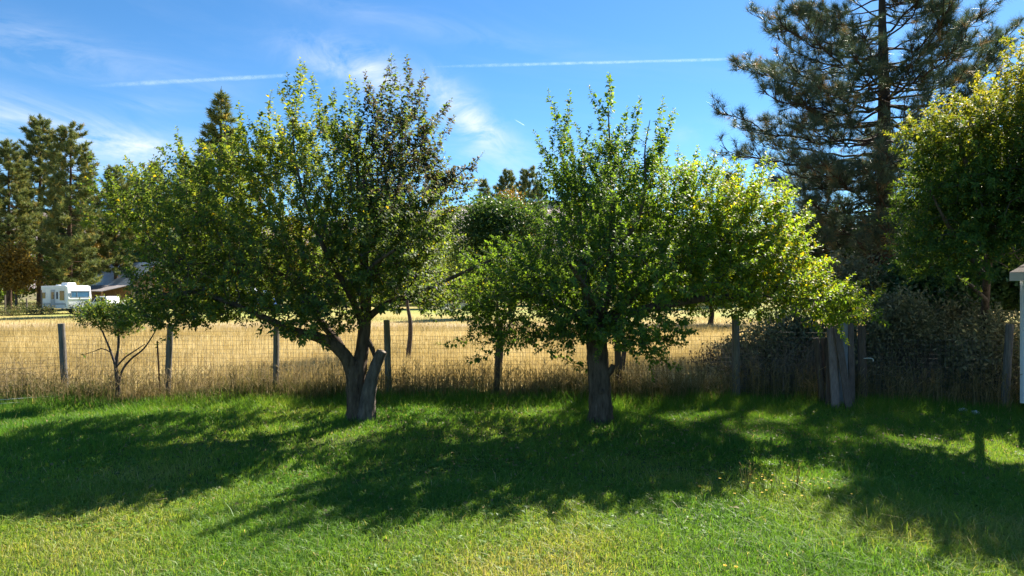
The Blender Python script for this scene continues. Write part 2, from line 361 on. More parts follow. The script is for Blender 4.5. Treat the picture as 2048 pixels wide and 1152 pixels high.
# ------------------------------------------------------------------ leaf, needle and blade builders
def leaves(B, D, Nrm, L, wr, rng, curl=0.25):
    """folded, curled leaves: 5 corners, 4 triangles"""
    n = len(B); D = unit(D); S = unit(np.cross(D, Nrm)); U = unit(np.cross(S, D)); L = L[:, None]; w = L*wr*0.5
    c = (curl*rng.uniform(0.3, 1.6, n))[:, None]
    mid = B + D*L*.52 + U*L*.04; tip = B + D*L*.96 - U*L*c; up = U*w*rng.uniform(.2, .7, n)[:, None]
    l = B + D*L*.45 + S*w + up; r = B + D*L*.45 - S*w + up
    V = np.stack([B, r, mid, l, tip], 1).reshape(-1, 3); k = (np.arange(n)*5)[:, None]
    F = np.concatenate([k+np.array([[0, 1, 2]]), k+np.array([[0, 2, 3]]), k+np.array([[1, 4, 2]]), k+np.array([[2, 4, 3]])])
    return V, F
def leaves2(B, D, Nrm, L, wr, rng):
    """lighter folded leaves: 4 corners, 2 triangles"""
    n = len(B); D = unit(D); S = unit(np.cross(D, Nrm)); U = unit(np.cross(S, D)); L = L[:, None]; w = L*wr*.55
    up = U*w*rng.uniform(.1, .8, n)[:, None]; m = B+D*L*.48+up
    V = np.stack([B, m-S*w, B+D*L, m+S*w], 1).reshape(-1, 3); k = (np.arange(n)*4)[:, None]
    return V, np.concatenate([k+np.array([[0, 1, 2]]), k+np.array([[0, 2, 3]])])
def needles(B, D, L, wid, rng):
    n = len(B); D = unit(D); S = unit(np.cross(D, rng.normal(size=(n, 3)))); w = np.broadcast_to(wid, (n,))[:, None]*.5
    V = np.stack([B+S*w, B-S*w, B+D*L[:, None]], 1).reshape(-1, 3); k = (np.arange(n)*3)[:, None]
    return V, k+np.array([[0, 1, 2]])
def blades(x, y, h, w, rng, lean=.35, bend=.5, bent=True):
    n = len(x); a = rng.uniform(0, 2*math.pi, n); z = gz(x, y)-.01
    B = np.stack([x, y, z], 1); side = np.stack([np.cos(a), np.sin(a), np.zeros(n)], 1)
    b = rng.uniform(0, 2*math.pi, n); l = np.stack([np.cos(b), np.sin(b), np.zeros(n)], 1)*(np.abs(rng.normal(0, lean, n))*h)[:, None]
    s = side*(w*.5)[:, None]; up = np.array([[0, 0, 1.]])
    k = (np.arange(n))[:, None]
    if not bent:
        V = np.stack([B-s, B+s, B+l+up*h[:, None]], 1).reshape(-1, 3)
        return V, k*3+np.array([[0, 1, 2]]), 3
    bd = rng.uniform(0, bend, n)[:, None]
    m = B+l*.35+up*(h*.58)[:, None]; t = B+l*(1+bd)+up*h[:, None]*(1-.45*bd)
    V = np.stack([B-s, B+s, m-s*.8, m+s*.8, t], 1).reshape(-1, 3)
    return V, np.concatenate([k*5+np.array([[0, 1, 3]]), k*5+np.array([[0, 3, 2]]), k*5+np.array([[2, 3, 4]])]), 5

# ------------------------------------------------------------------ trees grown over a skeleton
class Skel:
    def __init__(s, cap=60000):
        s.p = np.zeros((cap, 3)); s.par = np.full(cap, -1); s.len = np.zeros(cap); s.n = 0; s.fix = np.zeros(cap); s.man = np.zeros(cap, bool)
    def node(s, p, par, fix=0.0, man=False):
        i = s.n; s.p[i] = p; s.par[i] = par; s.fix[i] = fix; s.man[i] = man
        s.len[i] = s.len[par]+np.linalg.norm(p-s.p[par]) if par >= 0 else 0
        s.n += 1; return i
    def limb(s, P, R_, par=-1):
        ids = []
        for q, r in zip(P, R_): par = s.node(np.asarray(q), par, r, True); ids.append(par)
        return ids
    def near(s, t, lam): 
        d = np.linalg.norm(s.p[:s.n]-t, axis=1); return int(np.argmin(d + lam*s.len[:s.n])), d
    def grow(s, T, rng, step=.16, lam=.14, sag=.12, jit=.018):
        order = np.argsort(np.min(np.linalg.norm(T[:, None]-s.p[None, :s.n:3], axis=2), axis=1)) if len(T)*s.n < 3e7 else np.arange(len(T))
        tips = []
        for k in order:
            t = T[k]; i, d = s.near(t, lam); a = s.p[i]; L = np.linalg.norm(t-a)
            if L < .04: continue
            m = max(1, int(L/step)); q = s.par[i]
            dr = unit(a-s.p[q]) if q >= 0 else np.array([0, 0, 1.]); c = a + dr*L*.33 + np.array([0, 0, -sag*L*.3])
            for f in np.linspace(0, 1, m+1)[1:]:
                pt = (1-f)**2*a+2*f*(1-f)*c+f*f*t
                i = s.node(pt+(rng.normal(0, jit, 3) if f < 1 else 0), i)
            tips.append(i)
        return tips
    def radii(s, r0=.0035, p=2.3):
        r = np.zeros(s.n); has = np.zeros(s.n, bool); has[s.par[1:s.n][s.par[1:s.n] >= 0]] = True
        acc = np.where(has, 0, r0**p)
        for i in range(s.n-1, 0, -1):
            if s.par[i] >= 0: acc[s.par[i]] += acc[i]
        r = acc**(1/p); f = s.fix[:s.n]; return np.where(f > 0, f, r)
    def chains(s):
        n = s.n; r = s.radii(); kids = [[] for _ in range(n)]
        for i in range(n):
            if s.par[i] >= 0: kids[s.par[i]].append(i)
        out = []; stack = [i for i in range(n) if s.par[i] < 0]
        st = [([i], ) for i in stack]
        while st:
            (ch,) = st.pop(); i = ch[-1]
            while kids[i]:
                ks = sorted(kids[i], key=lambda q: -r[q]); j = ks[0]
                for q in ks[1:]: st.append(([i, q],))
                ch.append(j); i = j
            out.append(ch)
        return out, r
def skel_mesh(sk, name, man=False, rng=None, thin=0.0):
    """tubes for every grown chain (the hand-laid limbs are meshes of their own)"""
    ch, r = sk.chains(); A = Acc()
    for c in ch:
        # split away the hand-laid prefix
        k = 0
        while k < len(c) and sk.man[c[k]]: k += 1
        c2 = c[max(k-1, 0):]
        if len(c2) < 2: continue
        rr = r[c2].copy(); 
        if k > 0 and len(rr) > 1: rr[0] = min(rr[0], rr[1]*1.5)
        sides = 3 if rr.max() < .012 else 5 if rr.max() < .03 else 7
        V, F = tube(sk.p[c2], np.maximum(rr, thin), sides); A.add(V, F)
    return A.mesh(name, True)
def ellipsoid_pts(lobes, n, rng, D0):
    """points in lobes given as (px,py,depth offset,rx px,ry px,r depth); more of them towards the skin"""
    vol = np.array([l[3]*l[4]*l[5]**.45 for l in lobes]); vol = vol/vol.sum(); out = []
    for l, v in zip(lobes, vol):
        k = max(3, int(round(n*v))); u = unit(rng.normal(size=(k, 3)))*(rng.random((k, 1))**.42); d = D0+l[2]+u[:, 1]*l[5]
        px = l[0]+u[:, 0]*l[3]; py = l[1]-u[:, 2]*l[4]
        out.append(np.stack([(px-1024)/FPX*(D0+l[2]), d, CAM_H+(576-py)/FPX*(D0+l[2])], 1))
    return np.concatenate(out)
def foliage(sk, tips, centre, rng, L=(.05, .085), wr=.52, shoot=(.18, .45), per=16, spur=5, upw=.9, tint=None, spur_r=.02, keep=1.0, curl=.28):
    """leafy shoots at every tip and leaf spurs along the thin branches"""
    B, D, U, S = [], [], [], []
    for i in tips:
        q = sk.par[i]; base = sk.p[i]; d0 = unit(base-sk.p[q]); out = unit(base-centre)
        d = unit(d0*.5+out*.6+np.array([0, 0, upw*rng.uniform(.2, 1.3)])+rng.normal(0, .25, 3)); ln = rng.uniform(*shoot)
        if rng.random() > keep: continue
        k = int(per*rng.uniform(.6, 1.3)); t = np.linspace(.02, 1, k); ph = np.arange(k)*2.4+rng.uniform(0, 6)
        a = unit(np.cross(d, [.3, .5, .8])); b = np.cross(d, a); rad = np.cos(ph)[:, None]*a+np.sin(ph)[:, None]*b
        bend = np.array([0, 0, -.12])*ln*(t[:, None]**2)
        B.append(base+d*ln*t[:, None]+bend+rad*.006); D.append(rad*.8+d*(.35+.5*t[:, None])+rng.normal(0, .22, (k, 3))); U.append(d*.6+np.array([0, 0, .8])+rng.normal(0, .35, (k, 3))); S.append(np.interp(t, [0, .8, 1], [1, .9, .6]))
        SHOOTS.append((base, base+d*ln*.5+bend[k//2], base+d*ln+bend[-1]))
    r = sk.radii()
    idx = np.where((~sk.man[:sk.n]) & (r < spur_r))[0]
    if spur and len(idx):
        idx = np.repeat(idx, spur); k = len(idx); q = np.maximum(sk.par[idx], 0); ax = unit(sk.p[idx]-sk.p[q]); rd = rng.normal(size=(k, 3)); rd = unit(rd-ax*np.sum(rd*ax, 1, keepdims=True))
        f = rng.random((k, 1)); B.append(sk.p[idx]*(1-f)+sk.p[q]*f+rd*.012); D.append(rd+ax*.3+np.array([0, 0, .1])+rng.normal(0, .2, (k, 3))); U.append(np.array([0, 0, 1.])+rng.normal(0, .45, (k, 3))); S.append(rng.uniform(.7, 1.1, k))
    B = np.concatenate(B); D = np.concatenate(D); U = np.concatenate(U); S = np.concatenate(S); n = len(B)
    V, F = leaves(B, D, U, S*rng.uniform(L[0], L[1], n), wr*rng.uniform(.8, 1.2, n)[:, None], rng, curl)
    tn = np.clip(rng.normal(.42, .2, n), 0, .97) if tint is None else tint(B, rng)
    yl = rng.random(n) < .012; tn = np.where(yl, 1.0, tn)
    return V, F, np.repeat(tn, 5)
SHOOTS = []
def shoot_stems(A):
    for a, b, c in SHOOTS:
        V, F = tube([a, b, c], [.0035, .003, .0015], 3); A.add(V, F)
    SHOOTS.clear()

def limb_px(pts, D0):
    """hand-laid limb through photo points (px, py, depth offset)"""
    return np.array([W(p[0], p[1], D0+p[2]) for p in pts])

def leader(sk, t, centre, n0, rng, step=.16):
    """a leading shoot to t that leaves the older wood (first n0 nodes) from below"""
    o = t-centre; pref = unit(unit(o)*.75+np.array([0, 0, .75])); v = t-sk.p[:n0]; d = np.linalg.norm(v, axis=1); c = (v@pref)/np.maximum(d, 1e-6)
    i = int(np.argmin(d*(1+2.2*(1-c))+np.where(d < .45, 2, 0))); a = sk.p[i].copy(); L = np.linalg.norm(t-a); m = max(2, int(L/step)); ctl = (a+t)/2+rng.normal(0, .05, 3)*L+np.array([0, 0, -.06*L])
    for f in np.linspace(0, 1, m+1)[1:]: i = sk.node((1-f)**2*a+2*f*(1-f)*ctl+f*f*t+(rng.normal(0, .012, 3) if f < 1 else 0), i)
    return i
def crown_tree(root, sk, lobes, tips_px, D0, n, rng, leafm, centre, twigm, lean_tint=None, **kw):
    T = ellipsoid_pts(lobes, n, rng, D0)
    T = T[T[:, 2] > .9]
    tips = sk.grow(T, rng)
    # long leading shoots that stand out of the outline
    ext = []; n0 = sk.n
    for t in tips_px:
        p = W(t[0], t[1], D0+(t[2] if len(t) > 2 else rng.uniform(-.6, .6)))
        ext.append(leader(sk, p, centre, n0, rng))
    Vs = foliage(sk, tips, centre, rng, tint=lean_tint, **kw)
    A = Acc(); A.add(Vs[0], Vs[1], Vs[2])
    Vs = foliage(sk, ext, centre, rng, tint=lean_tint, shoot=(.10, .2), per=9, spur=0, upw=1.2); A.add(Vs[0], Vs[1], Vs[2])
    # leaves set close along the leading shoots
    B, D = [], []
    for i in ext:
        j = i; c = 0; m = rng.integers(6, 10)
        while j >= 0 and not sk.man[j] and sk.par[j] >= 0 and c < m:
            q = sk.par[j]; ax = unit(sk.p[j]-sk.p[q]); k = int(rng.integers(12, 18)); f = rng.random((k, 1)); rd = rng.normal(size=(k, 3)); rd = unit(rd-ax*np.sum(rd*ax, 1, keepdims=True))
            B.append(sk.p[q]*(1-f)+sk.p[j]*f+rd*rng.uniform(.005, .03+.018*c, (k, 1))); D.append(rd+ax*rng.uniform(.2, .9, (k, 1))); j = q; c += 1
    B = np.concatenate(B); D = np.concatenate(D); n_ = len(B)
    V, F = leaves(B, D, np.array([0, 0, 1.])+rng.normal(0, .35, (n_, 3)), rng.uniform(.065, .115, n_), .58*rng.uniform(.8, 1.2, n_)[:, None], rng, .3)
    A.add(V, F, np.repeat(lean_tint(B, rng) if lean_tint else np.full(n_, .45), 5))
    foliage_me = A.mesh('apple_foliage')
    tw = Acc(); me = skel_mesh(sk, 'branch_twigs')
    obj('twigs', me, twigm, root, kind='stuff')
    shoot_stems(tw); obj('shoots', tw.mesh('leaf_shoots', True), twigm, root, kind='stuff')
    obj('foliage', foliage_me, leafm, root, kind='stuff')

def thick(P, r, n, sides, rng, wob=.10):
    Q = smooth_path(P, n); rr = np.interp(np.linspace(0, 1, n), np.linspace(0, 1, len(r)), r); V, F = tube(Q, rr, sides, wob, rng); return Q, rr, V, F

# ------------------------------------------------------------------ the left apple tree
def apple_one():
    rng = np.random.default_rng(11); D0 = 13.3; root = thing('apple_tree', 'wide leafy apple tree with a forked trunk and a sawn off leaning limb', 'tree', (0, 0, 0), group='apple trees in the grass')
    base = W(718, 842, D0); sk = Skel()
    def limb(name, pts, r, par=None, sides=12, mat='bark', n=None, wob=.07, at=None):
        P = limb_px(pts, D0); n = n or max(8, int(np.sum(np.linalg.norm(np.diff(P, axis=0), axis=1))/.12))
        Q, rr, V, F = thick(P, r, n, sides, rng, wob); obj(name, np_mesh(name, V, F, smooth=True), M[mat], root)
        ids = sk.limb(Q, rr, sk.near(Q[0], 0)[0] if sk.n else -1); return ids
    limb('trunk', [(717, 853, 0), (715, 838, 0), (714, 815, 0), (712, 770, 0), (711, 738, 0), (712, 722, .02)], [.33, .24, .205, .19, .185, .155], sides=44, n=34, wob=.11)
    limb('branch', [(716, 748, 0), (724, 700, .05), (729, 650, .1), (731, 590, .15), (728, 520, .2), (722, 440, .2), (716, 360, .2), (712, 290, .2)], [.155, .125, .115, .10, .08, .06, .04, .02])
    limb('branch', [(708, 750, 0), (692, 715, -.15), (665, 688, -.35), (630, 672, -.5), (590, 662, -.7), (540, 640, -.9), (470, 610, -.9), (390, 585, -.7), (310, 590, -.5)], [.16, .125, .11, .095, .075, .06, .045, .03, .018])
    limb('branch', [(690, 714, -.15), (672, 680, -.05), (640, 640, .3), (600, 570, .7), (560, 480, 1.0), (520, 400, 1.1), (490, 320, 1.1)], [.10, .085, .07, .058, .045, .032, .02])
    limb('branch', [(728, 655, .1), (700, 590, -.2), (650, 500, -.6), (610, 400, -.8), (590, 310, -.7), (585, 240, -.6)], [.08, .06, .044, .029, .016, .007])
    limb('branch', [(730, 640, .1), (770, 610, -.1), (830, 587, -.3), (900, 557, -.4), (960, 530, -.45), (1012, 506, -.5)], [.075, .06, .045, .036, .028, .018])
    limb('branch', [(730, 600, .15), (760, 520, .5), (790, 430, .8), (800, 340, .8), (805, 250, .7)], [.075, .06, .046, .032, .018])
    limb('branch', [(727, 510, .2), (780, 440, -.3), (840, 400, -.5), (900, 360, -.5), (940, 330, -.5)], [.035, .028, .019, .012, .006])
    limb('branch', [(729, 580, .15), (690, 560, 1.0), (640, 540, 1.9), (600, 500, 2.5)], [.065, .05, .035, .02])
    limb('branch', [(729, 560, .15), (740, 540, -.9), (760, 520, -1.8), (790, 500, -2.4)], [.06, .048, .035, .02])
    limb('branch', [(600, 570, .7), (530, 535, .5), (440, 527, .2), (350, 526, .1), (308, 490, .0), (272, 420, 0)], [.045, .038, .030, .024, .018, .010])
    limb('branch', [(731, 672, .1), (741, 690, .05), (750, 712, .0)], [.05, .046, .04], sides=10)
    # the sawn limb and its pale end
    P = limb_px([(732, 850, -.08), (736, 800, -.10), (745, 755, -.14), (756, 722, -.17), (764, 703, -.19)], D0)
    Q, rr, V, F = thick(P, [.20, .145, .115, .104, .098], 26, 30, rng, .12); obj('cut_limb', np_mesh('cut_limb', V, F, smooth=True), M['cutbark'], root)
    d = unit(Q[-1]-Q[-2]); e = MB().tube([Q[-1]-d*.03, Q[-1]+d*.012], [.090, .082], 12); obj('saw_cut', e.mesh('saw_cut'), M['cutwood'], root)
    lobes = [(560, 520, .3, 260, 120, 3.1), (402, 562, .2, 98, 92, 1.9), (300, 420, .4, 105, 75, 1.5), (440, 410, 0, 125, 110, 2.0), (522, 335, 0, 72, 72, 1.2), (600, 300, 0, 36, 62, .8),
             (680, 390, .2, 150, 130, 2.6), (715, 305, 0, 62, 62, 1.0), (800, 300, 0, 58, 82, 1.0), (852, 340, 0, 32, 50, .6), (825, 430, 0, 100, 110, 1.7), (905, 365, 0, 40, 30, .5),
             (800, 560, -.4, 105, 70, 1.7), (620, 630, -1.2, 110, 55, 1.2), (410, 620, -.5, 150, 45, 1.5), (760, 480, -.6, 120, 110, 1.8), (300, 635, -.4, 60, 25, .7), (860, 600, -.2, 40, 35, .8), (700, 565, 2.5, 150, 50, 1.2), (890, 575, 2.5, 110, 45, 1.1), (520, 570, 2.3, 110, 45, 1.1)]
    tips = [(187, 318), (255, 342), (330, 365), (215, 345), (356, 264), (362, 290), (395, 335), (478, 215), (500, 250), (540, 195), (560, 180), (600, 132), (608, 138), (590, 170), (625, 158), (640, 200), (700, 165), (712, 175),
            (740, 175), (735, 200), (783, 118), (790, 150), (770, 165), (812, 122), (820, 160), (843, 165), (848, 150), (850, 190), (898, 210), (905, 240), (893, 215), (880, 285), (884, 320), (958, 316), (950, 330), (935, 350), (905, 345), (880, 370), (890, 400), (915, 415), (665, 200), (670, 185), (690, 215), (760, 190), (775, 140), (830, 200), (865, 240), (870, 265), (575, 165), (520, 230), (450, 250), (430, 280), (415, 300), (550, 230), (650, 235), (730, 160), (800, 170)]
    centre = W(640, 560, D0)
    def tint(B, r):
        h = (B[:, 0]-W(560, 0, D0)[0]); return np.clip(r.normal(.42, .2, len(B))+.22*np.exp(-(h/1.2)**2)*(B[:, 2] > 3.6)-.75*((B[:, 0] > W(735, 0, D0)[0]) & (B[:, 2] > 4.0+.5*r.random(len(B))) & (r.random(len(B)) < .55)), .0, .96)  # upper yellow tint paints backlight; darkened top right paints purple lens fringe
    crown_tree(root, sk, lobes, tips, D0, 3600, rng, M['apple'], centre, M['twig'], tint, per=21, spur=4, L=(.068, .112), wr=.58)
    return root
def apple_two():
    rng = np.random.default_rng(23); D0 = 13.05; root = thing('apple_tree', 'spreading apple tree with one straight knotty trunk and backlit yellow green right side', 'tree', (0, 0, 0), group='apple trees in the grass')
    sk = Skel()
    def limb(name, pts, r, sides=12, n=None, wob=.07, mat='bark'):
        P = limb_px(pts, D0); n = n or max(8, int(np.sum(np.linalg.norm(np.diff(P, axis=0), axis=1))/.12))
        Q, rr, V, F = thick(P, r, n, sides, rng, wob); obj(name, np_mesh(name, V, F, smooth=True), M[mat], root)
        return sk.limb(Q, rr, sk.near(Q[0], 0)[0] if sk.n else -1)
    limb('trunk', [(1198, 856, 0), (1200, 830, 0), (1200, 780, 0), (1197, 730, 0), (1194, 685, 0), (1192, 655, 0), (1190, 630, 0)], [.32, .22, .198, .19, .185, .18, .155], 44, 36, .11)
    limb('branch', [(1190, 660, 0), (1178, 610, .1), (1168, 540, .3), (1160, 450, .4), (1150, 360, .4), (1140, 270, .3)], [.14, .11, .085, .06, .035, .015])
    limb('branch', [(1194, 650, 0), (1212, 590, -.2), (1222, 500, -.3), (1225, 400, -.3), (1220, 300, -.2), (1216, 210, -.1)], [.13, .095, .068, .042, .02, .007])
    limb('branch', [(1196, 660, 0), (1240, 615, .1), (1300, 560, .4), (1370, 500, .6), (1440, 440, .6), (1500, 400, .5)], [.12, .095, .075, .055, .038, .018])
    limb('branch', [(1198, 655, 0), (1250, 630, -.4), (1330, 610, -.7), (1430, 595, -.8), (1530, 590, -.6), (1620, 600, -.4), (1700, 605, -.3)], [.11, .09, .072, .056, .042, .028, .014])
    limb('branch', [(1186, 655, 0), (1140, 625, .2), (1080, 595, .4), (1010, 590, .5), (950, 610, .5)], [.11, .085, .065, .042, .02])
    limb('branch', [(1188, 640, 0), (1180, 600, -.9), (1160, 560, -1.7), (1140, 530, -2.3)], [.09, .07, .05, .025])
    limb('branch', [(1195, 640, 0), (1215, 600, .9), (1250, 560, 1.8), (1280, 530, 2.4)], [.09, .07, .05, .025])
    limb('branch', [(1222, 510, -.3), (1270, 450, -.5), (1290, 380, -.5), (1290, 300, -.4), (1300, 240, -.3)], [.055, .042, .026, .014, .006])
    limb('branch', [(1300, 560, .4), (1400, 500, -.3), (1480, 480, -.6), (1570, 460, -.6)], [.05, .04, .03, .015])
    limb('broken_stub', [(1214, 748, -.05), (1222, 740, -.08), (1226, 730, -.1)], [.075, .062, .05], 10, 5, .12)
    V, F = tube([W(1203, 783, D0-.205), W(1203, 783, D0-.235), W(1203, 783, D0-.225)], [.055, .042, .012], 12); obj('knot', np_mesh('knot', V, F, smooth=True), M['bark'], root)
    lobes = [(1140, 350, 0, 52, 80, 1.0), (1210, 335, 0, 48, 65, .9), (1275, 335, 0, 48, 52, .8), (1200, 430, 0, 130, 110, 1.9), (1340, 410, 0, 125, 75, 1.7), (1450, 430, .2, 115, 85, 1.7), (1535, 490, .1, 75, 100, 1.4),
             (1400, 540, .3, 210, 100, 2.6), (1200, 550, .2, 210, 100, 3.0), (1035, 560, .2, 110, 80, 1.7), (970, 620, .3, 65, 45, 1.0), (1010, 665, 0, 85, 35, .9), (1240, 655, -.7, 130, 50, 1.5), (1560, 585, -.2, 140, 68, 1.2), (1670, 612, -.3, 68, 42, .8), (1450, 480, -.5, 110, 90, 1.0), (1300, 690, -.6, 60, 22, .7), (1120, 660, -.4, 90, 45, 1.2), (1130, 575, 2.5, 150, 48, 1.2), (1330, 570, 2.5, 130, 50, 1.2)]
    tips = [(1218, 156), (1222, 175), (1098, 195), (1110, 225), (1140, 195), (1135, 225), (1182, 188), (1190, 215), (1200, 250), (1255, 230), (1280, 205), (1270, 225), (1325, 208), (1318, 235), (1348, 226), (1340, 255), (1330, 280), (1075, 275), (1082, 300), (1085, 335), (1395, 302), (1400, 330), (1355, 308), (1430, 312), (1370, 325),
            (1530, 310), (1532, 330), (1480, 330), (1575, 368), (1570, 395), (1618, 470), (1600, 430), (1605, 450), (1600, 520), (1765, 577), (1745, 592), (1690, 570), (1715, 640), (1640, 565), (1735, 625), (890, 690), (940, 720), (1120, 715), (1355, 735), (1330, 715)]
    centre = W(1260, 570, D0)
    def tint(B, r):
        px = 1024+B[:, 0]/B[:, 1]*FPX; return np.clip(r.normal(.36, .2, len(B))+.36*np.clip((px-1200)/260, 0, 1), 0, .97)  # leaves tinted yellower to the right to paint in the backlit glow
    crown_tree(root, sk, lobes, tips, D0, 3750, rng, M['apple_b'], centre, M['twig'], tint, per=21, spur=4, L=(.064, .105), wr=.58)
    return root
apple_one(); apple_two()

# ------------------------------------------------------------------ the young tree by the fence
def sapling():
    rng = np.random.default_rng(5); D0 = 15.5; root = thing('young_fruit_tree', 'small thin young tree with twisted bare stems in front of the fence', 'tree')
    sk = Skel()
    def limb(name, pts, r, n=None):
        P = limb_px(pts, D0); n = n or max(6, int(np.sum(np.linalg.norm(np.diff(P, axis=0), axis=1))/.1))
        Q, rr, V, F = thick(P, r, n, 8, rng, .10); obj(name, np_mesh(name, V, F, smooth=True), M['twig'], root); sk.limb(Q, rr, sk.near(Q[0], 0)[0] if sk.n else -1)
    limb('trunk', [(235, 803, 0), (236, 775, 0), (233, 745, 0), (231, 730, 0)], [.055, .048, .04, .035])
    limb('branch', [(238, 765, 0), (245, 740, .1), (262, 718, .2), (285, 700, .25), (300, 680, .2), (315, 655, .1)], [.032, .026, .023, .02, .016, .01])
    limb('branch', [(232, 735, 0), (250, 715, -.1), (272, 700, -.2), (290, 688, -.25)], [.022, .018, .014, .008])
    limb('branch', [(231, 732, 0), (222, 705, .0), (212, 680, .1), (200, 655, .1), (178, 640, .1)], [.028, .024, .02, .016, .009])
    limb('branch', [(232, 733, 0), (236, 700, -.05), (237, 670, 0), (232, 640, 0), (225, 610, 0)], [.032, .027, .022, .017, .009])
    limb('branch', [(228, 728, 0), (238, 690, .15), (240, 660, .2), (262, 630, .2)], [.022, .018, .015, .008])
    limb('branch', [(222, 705, 0), (205, 697, -.1), (190, 702, -.2), (172, 708, -.25)], [.014, .012, .009, .006])
    lobes = [(198, 628, 0, 42, 26, .5), (230, 645, 0, 40, 32, .5), (262, 640, 0, 45, 32, .5), (248, 622, .1, 45, 22, .4), (178, 640, 0, 24, 18, .3)]
    tips = [(165, 640), (170, 615), (200, 590), (168, 710), (265, 590), (300, 660), (310, 690), (240, 700), (280, 720)]
    T = ellipsoid_pts(lobes, 560, rng, D0); t1 = sk.grow(T, rng, .1); t2 = []
    for q in tips: t2 += sk.grow(W(q[0], q[1], D0+rng.uniform(-.2, .2))[None], rng, .1)
    V, F, t = foliage(sk, t1, W(230, 690, D0), rng, L=(.065, .10), per=9, spur=1, shoot=(.08, .2), spur_r=.007, tint=lambda B, r: np.clip(r.normal(.45, .25, len(B)), 0, 1))
    me = np_mesh('sapling_foliage', V, F, t); tw = Acc(); shoot_stems(tw)
    obj('twigs', skel_mesh(sk, 'sapling_twigs', thin=.004), M['twig'], root, kind='stuff'); obj('foliage', me, M['sapl'], root, kind='stuff')
sapling()

# ------------------------------------------------------------------ pines
def pine_parts(H, rng, trunk_r, crown0, spread, n_limbs, tuft_n, tuft_r, wid, prof, forced=(), sub=True, dead_below=None, droop=.12, dens=1.0):
    """trunk tube, limb tubes and needle tufts of a pine of height H standing at the origin"""
    n = 26; z = np.linspace(-.2, H, n); sway = np.cumsum(rng.normal(0, .02, (n, 2)), 0); P = np.column_stack([sway*np.clip(z/H, 0, 1)[:, None], z])
    rr = trunk_r*np.clip(1-z/H, 0.015, 1)**.85; rr[0] *= 1.25
    tv = tube(P, rr, 12, .05, rng); limbs = Acc(); B, D, Ln, Tn = [], [], [], []; dB = []
    specs = []
    for k in range(n_limbs):
        f = (k+.5)/n_limbs; h = crown0+(H*.97-crown0)*f**(1.12 if sub else .92)+rng.normal(0, .15); specs.append((h, k*2.399+rng.normal(0, .35), spread*prof((h-crown0)/(H-crown0))*rng.uniform(.6, 1.15), None))
    specs += list(forced)
    for h, a, Lh, tipz in specs:
        if Lh < .15: continue
        d = np.array([math.cos(a), math.sin(a), 0]); fh = np.clip((h-crown0)/(H-crown0), 0, 1)
        rise = (tipz-h) if tipz is not None else Lh*(rng.uniform(-.18, .16)+.55*fh**1.5)
        m = max(5, int(Lh/.35)); t = np.linspace(0, 1, m)
        side = np.array([-d[1], d[0], 0])
        curve = np.cumsum(rng.normal(0, .045*Lh/m**.5, m)); c2 = np.cumsum(rng.normal(0, .05*Lh/m**.5, m))
        z0 = np.array([np.interp(h, z, P[:, 0]), np.interp(h, z, P[:, 1]), h])
        Q = z0+d*(Lh*t)[:, None]+side*curve[:, None]+np.array([0, 0, 1.])*((rise*t**1.6-droop*Lh*np.sin(t*math.pi)*.6+c2))[:, None]
        r0 = np.clip((.009 if sub else .012)*Lh+.008, .012, trunk_r*.42); V, F = tube(Q, r0*(1-t*.85), 6 if sub else 4); limbs.add(V, F)
        dead = dead_below is not None and h < dead_below
        nb = int(Lh*4.6*dens) if sub else max(2, int(Lh*1.9*dens))
        for q in range(nb):
            f = rng.uniform(.22, 1)**.8; i = min(int(f*(m-1)), m-2); base = Q[i]+(Q[i+1]-Q[i])*(f*(m-1)-i); fw = unit(Q[i+1]-Q[i])
            bl = rng.uniform(.3, .75)*(1.35-.8*f)*min(1.6, .35+Lh*.22); s = rng.choice((-1, 1))
            bd = unit(fw*.6+side*s*rng.uniform(.1, .85)+np.array([0, 0, rng.uniform(-.35, .85)])); mid = base+bd*bl*.5+np.array([0, 0, -.05*bl]); end = base+bd*bl+np.array([0, 0, .10*bl])
            if sub:
                V, F = tube([base, mid, end], [r0*.35+.004, r0*.2+.004, .005], 3); limbs.add(V, F)
            tips = [(end, unit(end-mid+np.array([0, 0, .35*bl])))]
            if sub:
                for w in range(rng.integers(1, 4)):
                    g = rng.uniform(.3, .95); b2 = base+(end-base)*g; d2 = unit(bd+rng.normal(0, .55, 3)+np.array([0, 0, .3])); e2 = b2+d2*rng.uniform(.12, .35); V, F = tube([b2, (b2+e2)/2, e2], [.007, .006, .005], 3); limbs.add(V, F); tips.append((e2, d2))
            for e, dd in tips:
                if dead and rng.random() < .5: 
                    continue
                k = int(tuft_n*rng.uniform(.7, 1.25)); u = rng.normal(size=(k, 3)); u = unit(u+dd*1.15)
                off = -dd*rng.uniform(0, tuft_r*(.4 if sub else .7), (k, 1)); B.append(e+off); D.append(u); Ln.append(tuft_r*rng.uniform(.65, 1.1, k)); Tn.append(np.clip(rng.normal(.45, .13)+rng.normal(0, .10, k), 0, 1) if rng.random() > .06 else np.full(k, .97))
    B = np.concatenate(B); D = np.concatenate(D); Ln = np.concatenate(Ln); V, F = needles(B, D, Ln, wid, rng)
    return tv, limbs, (V, F, np.repeat(np.concatenate(Tn), 3))

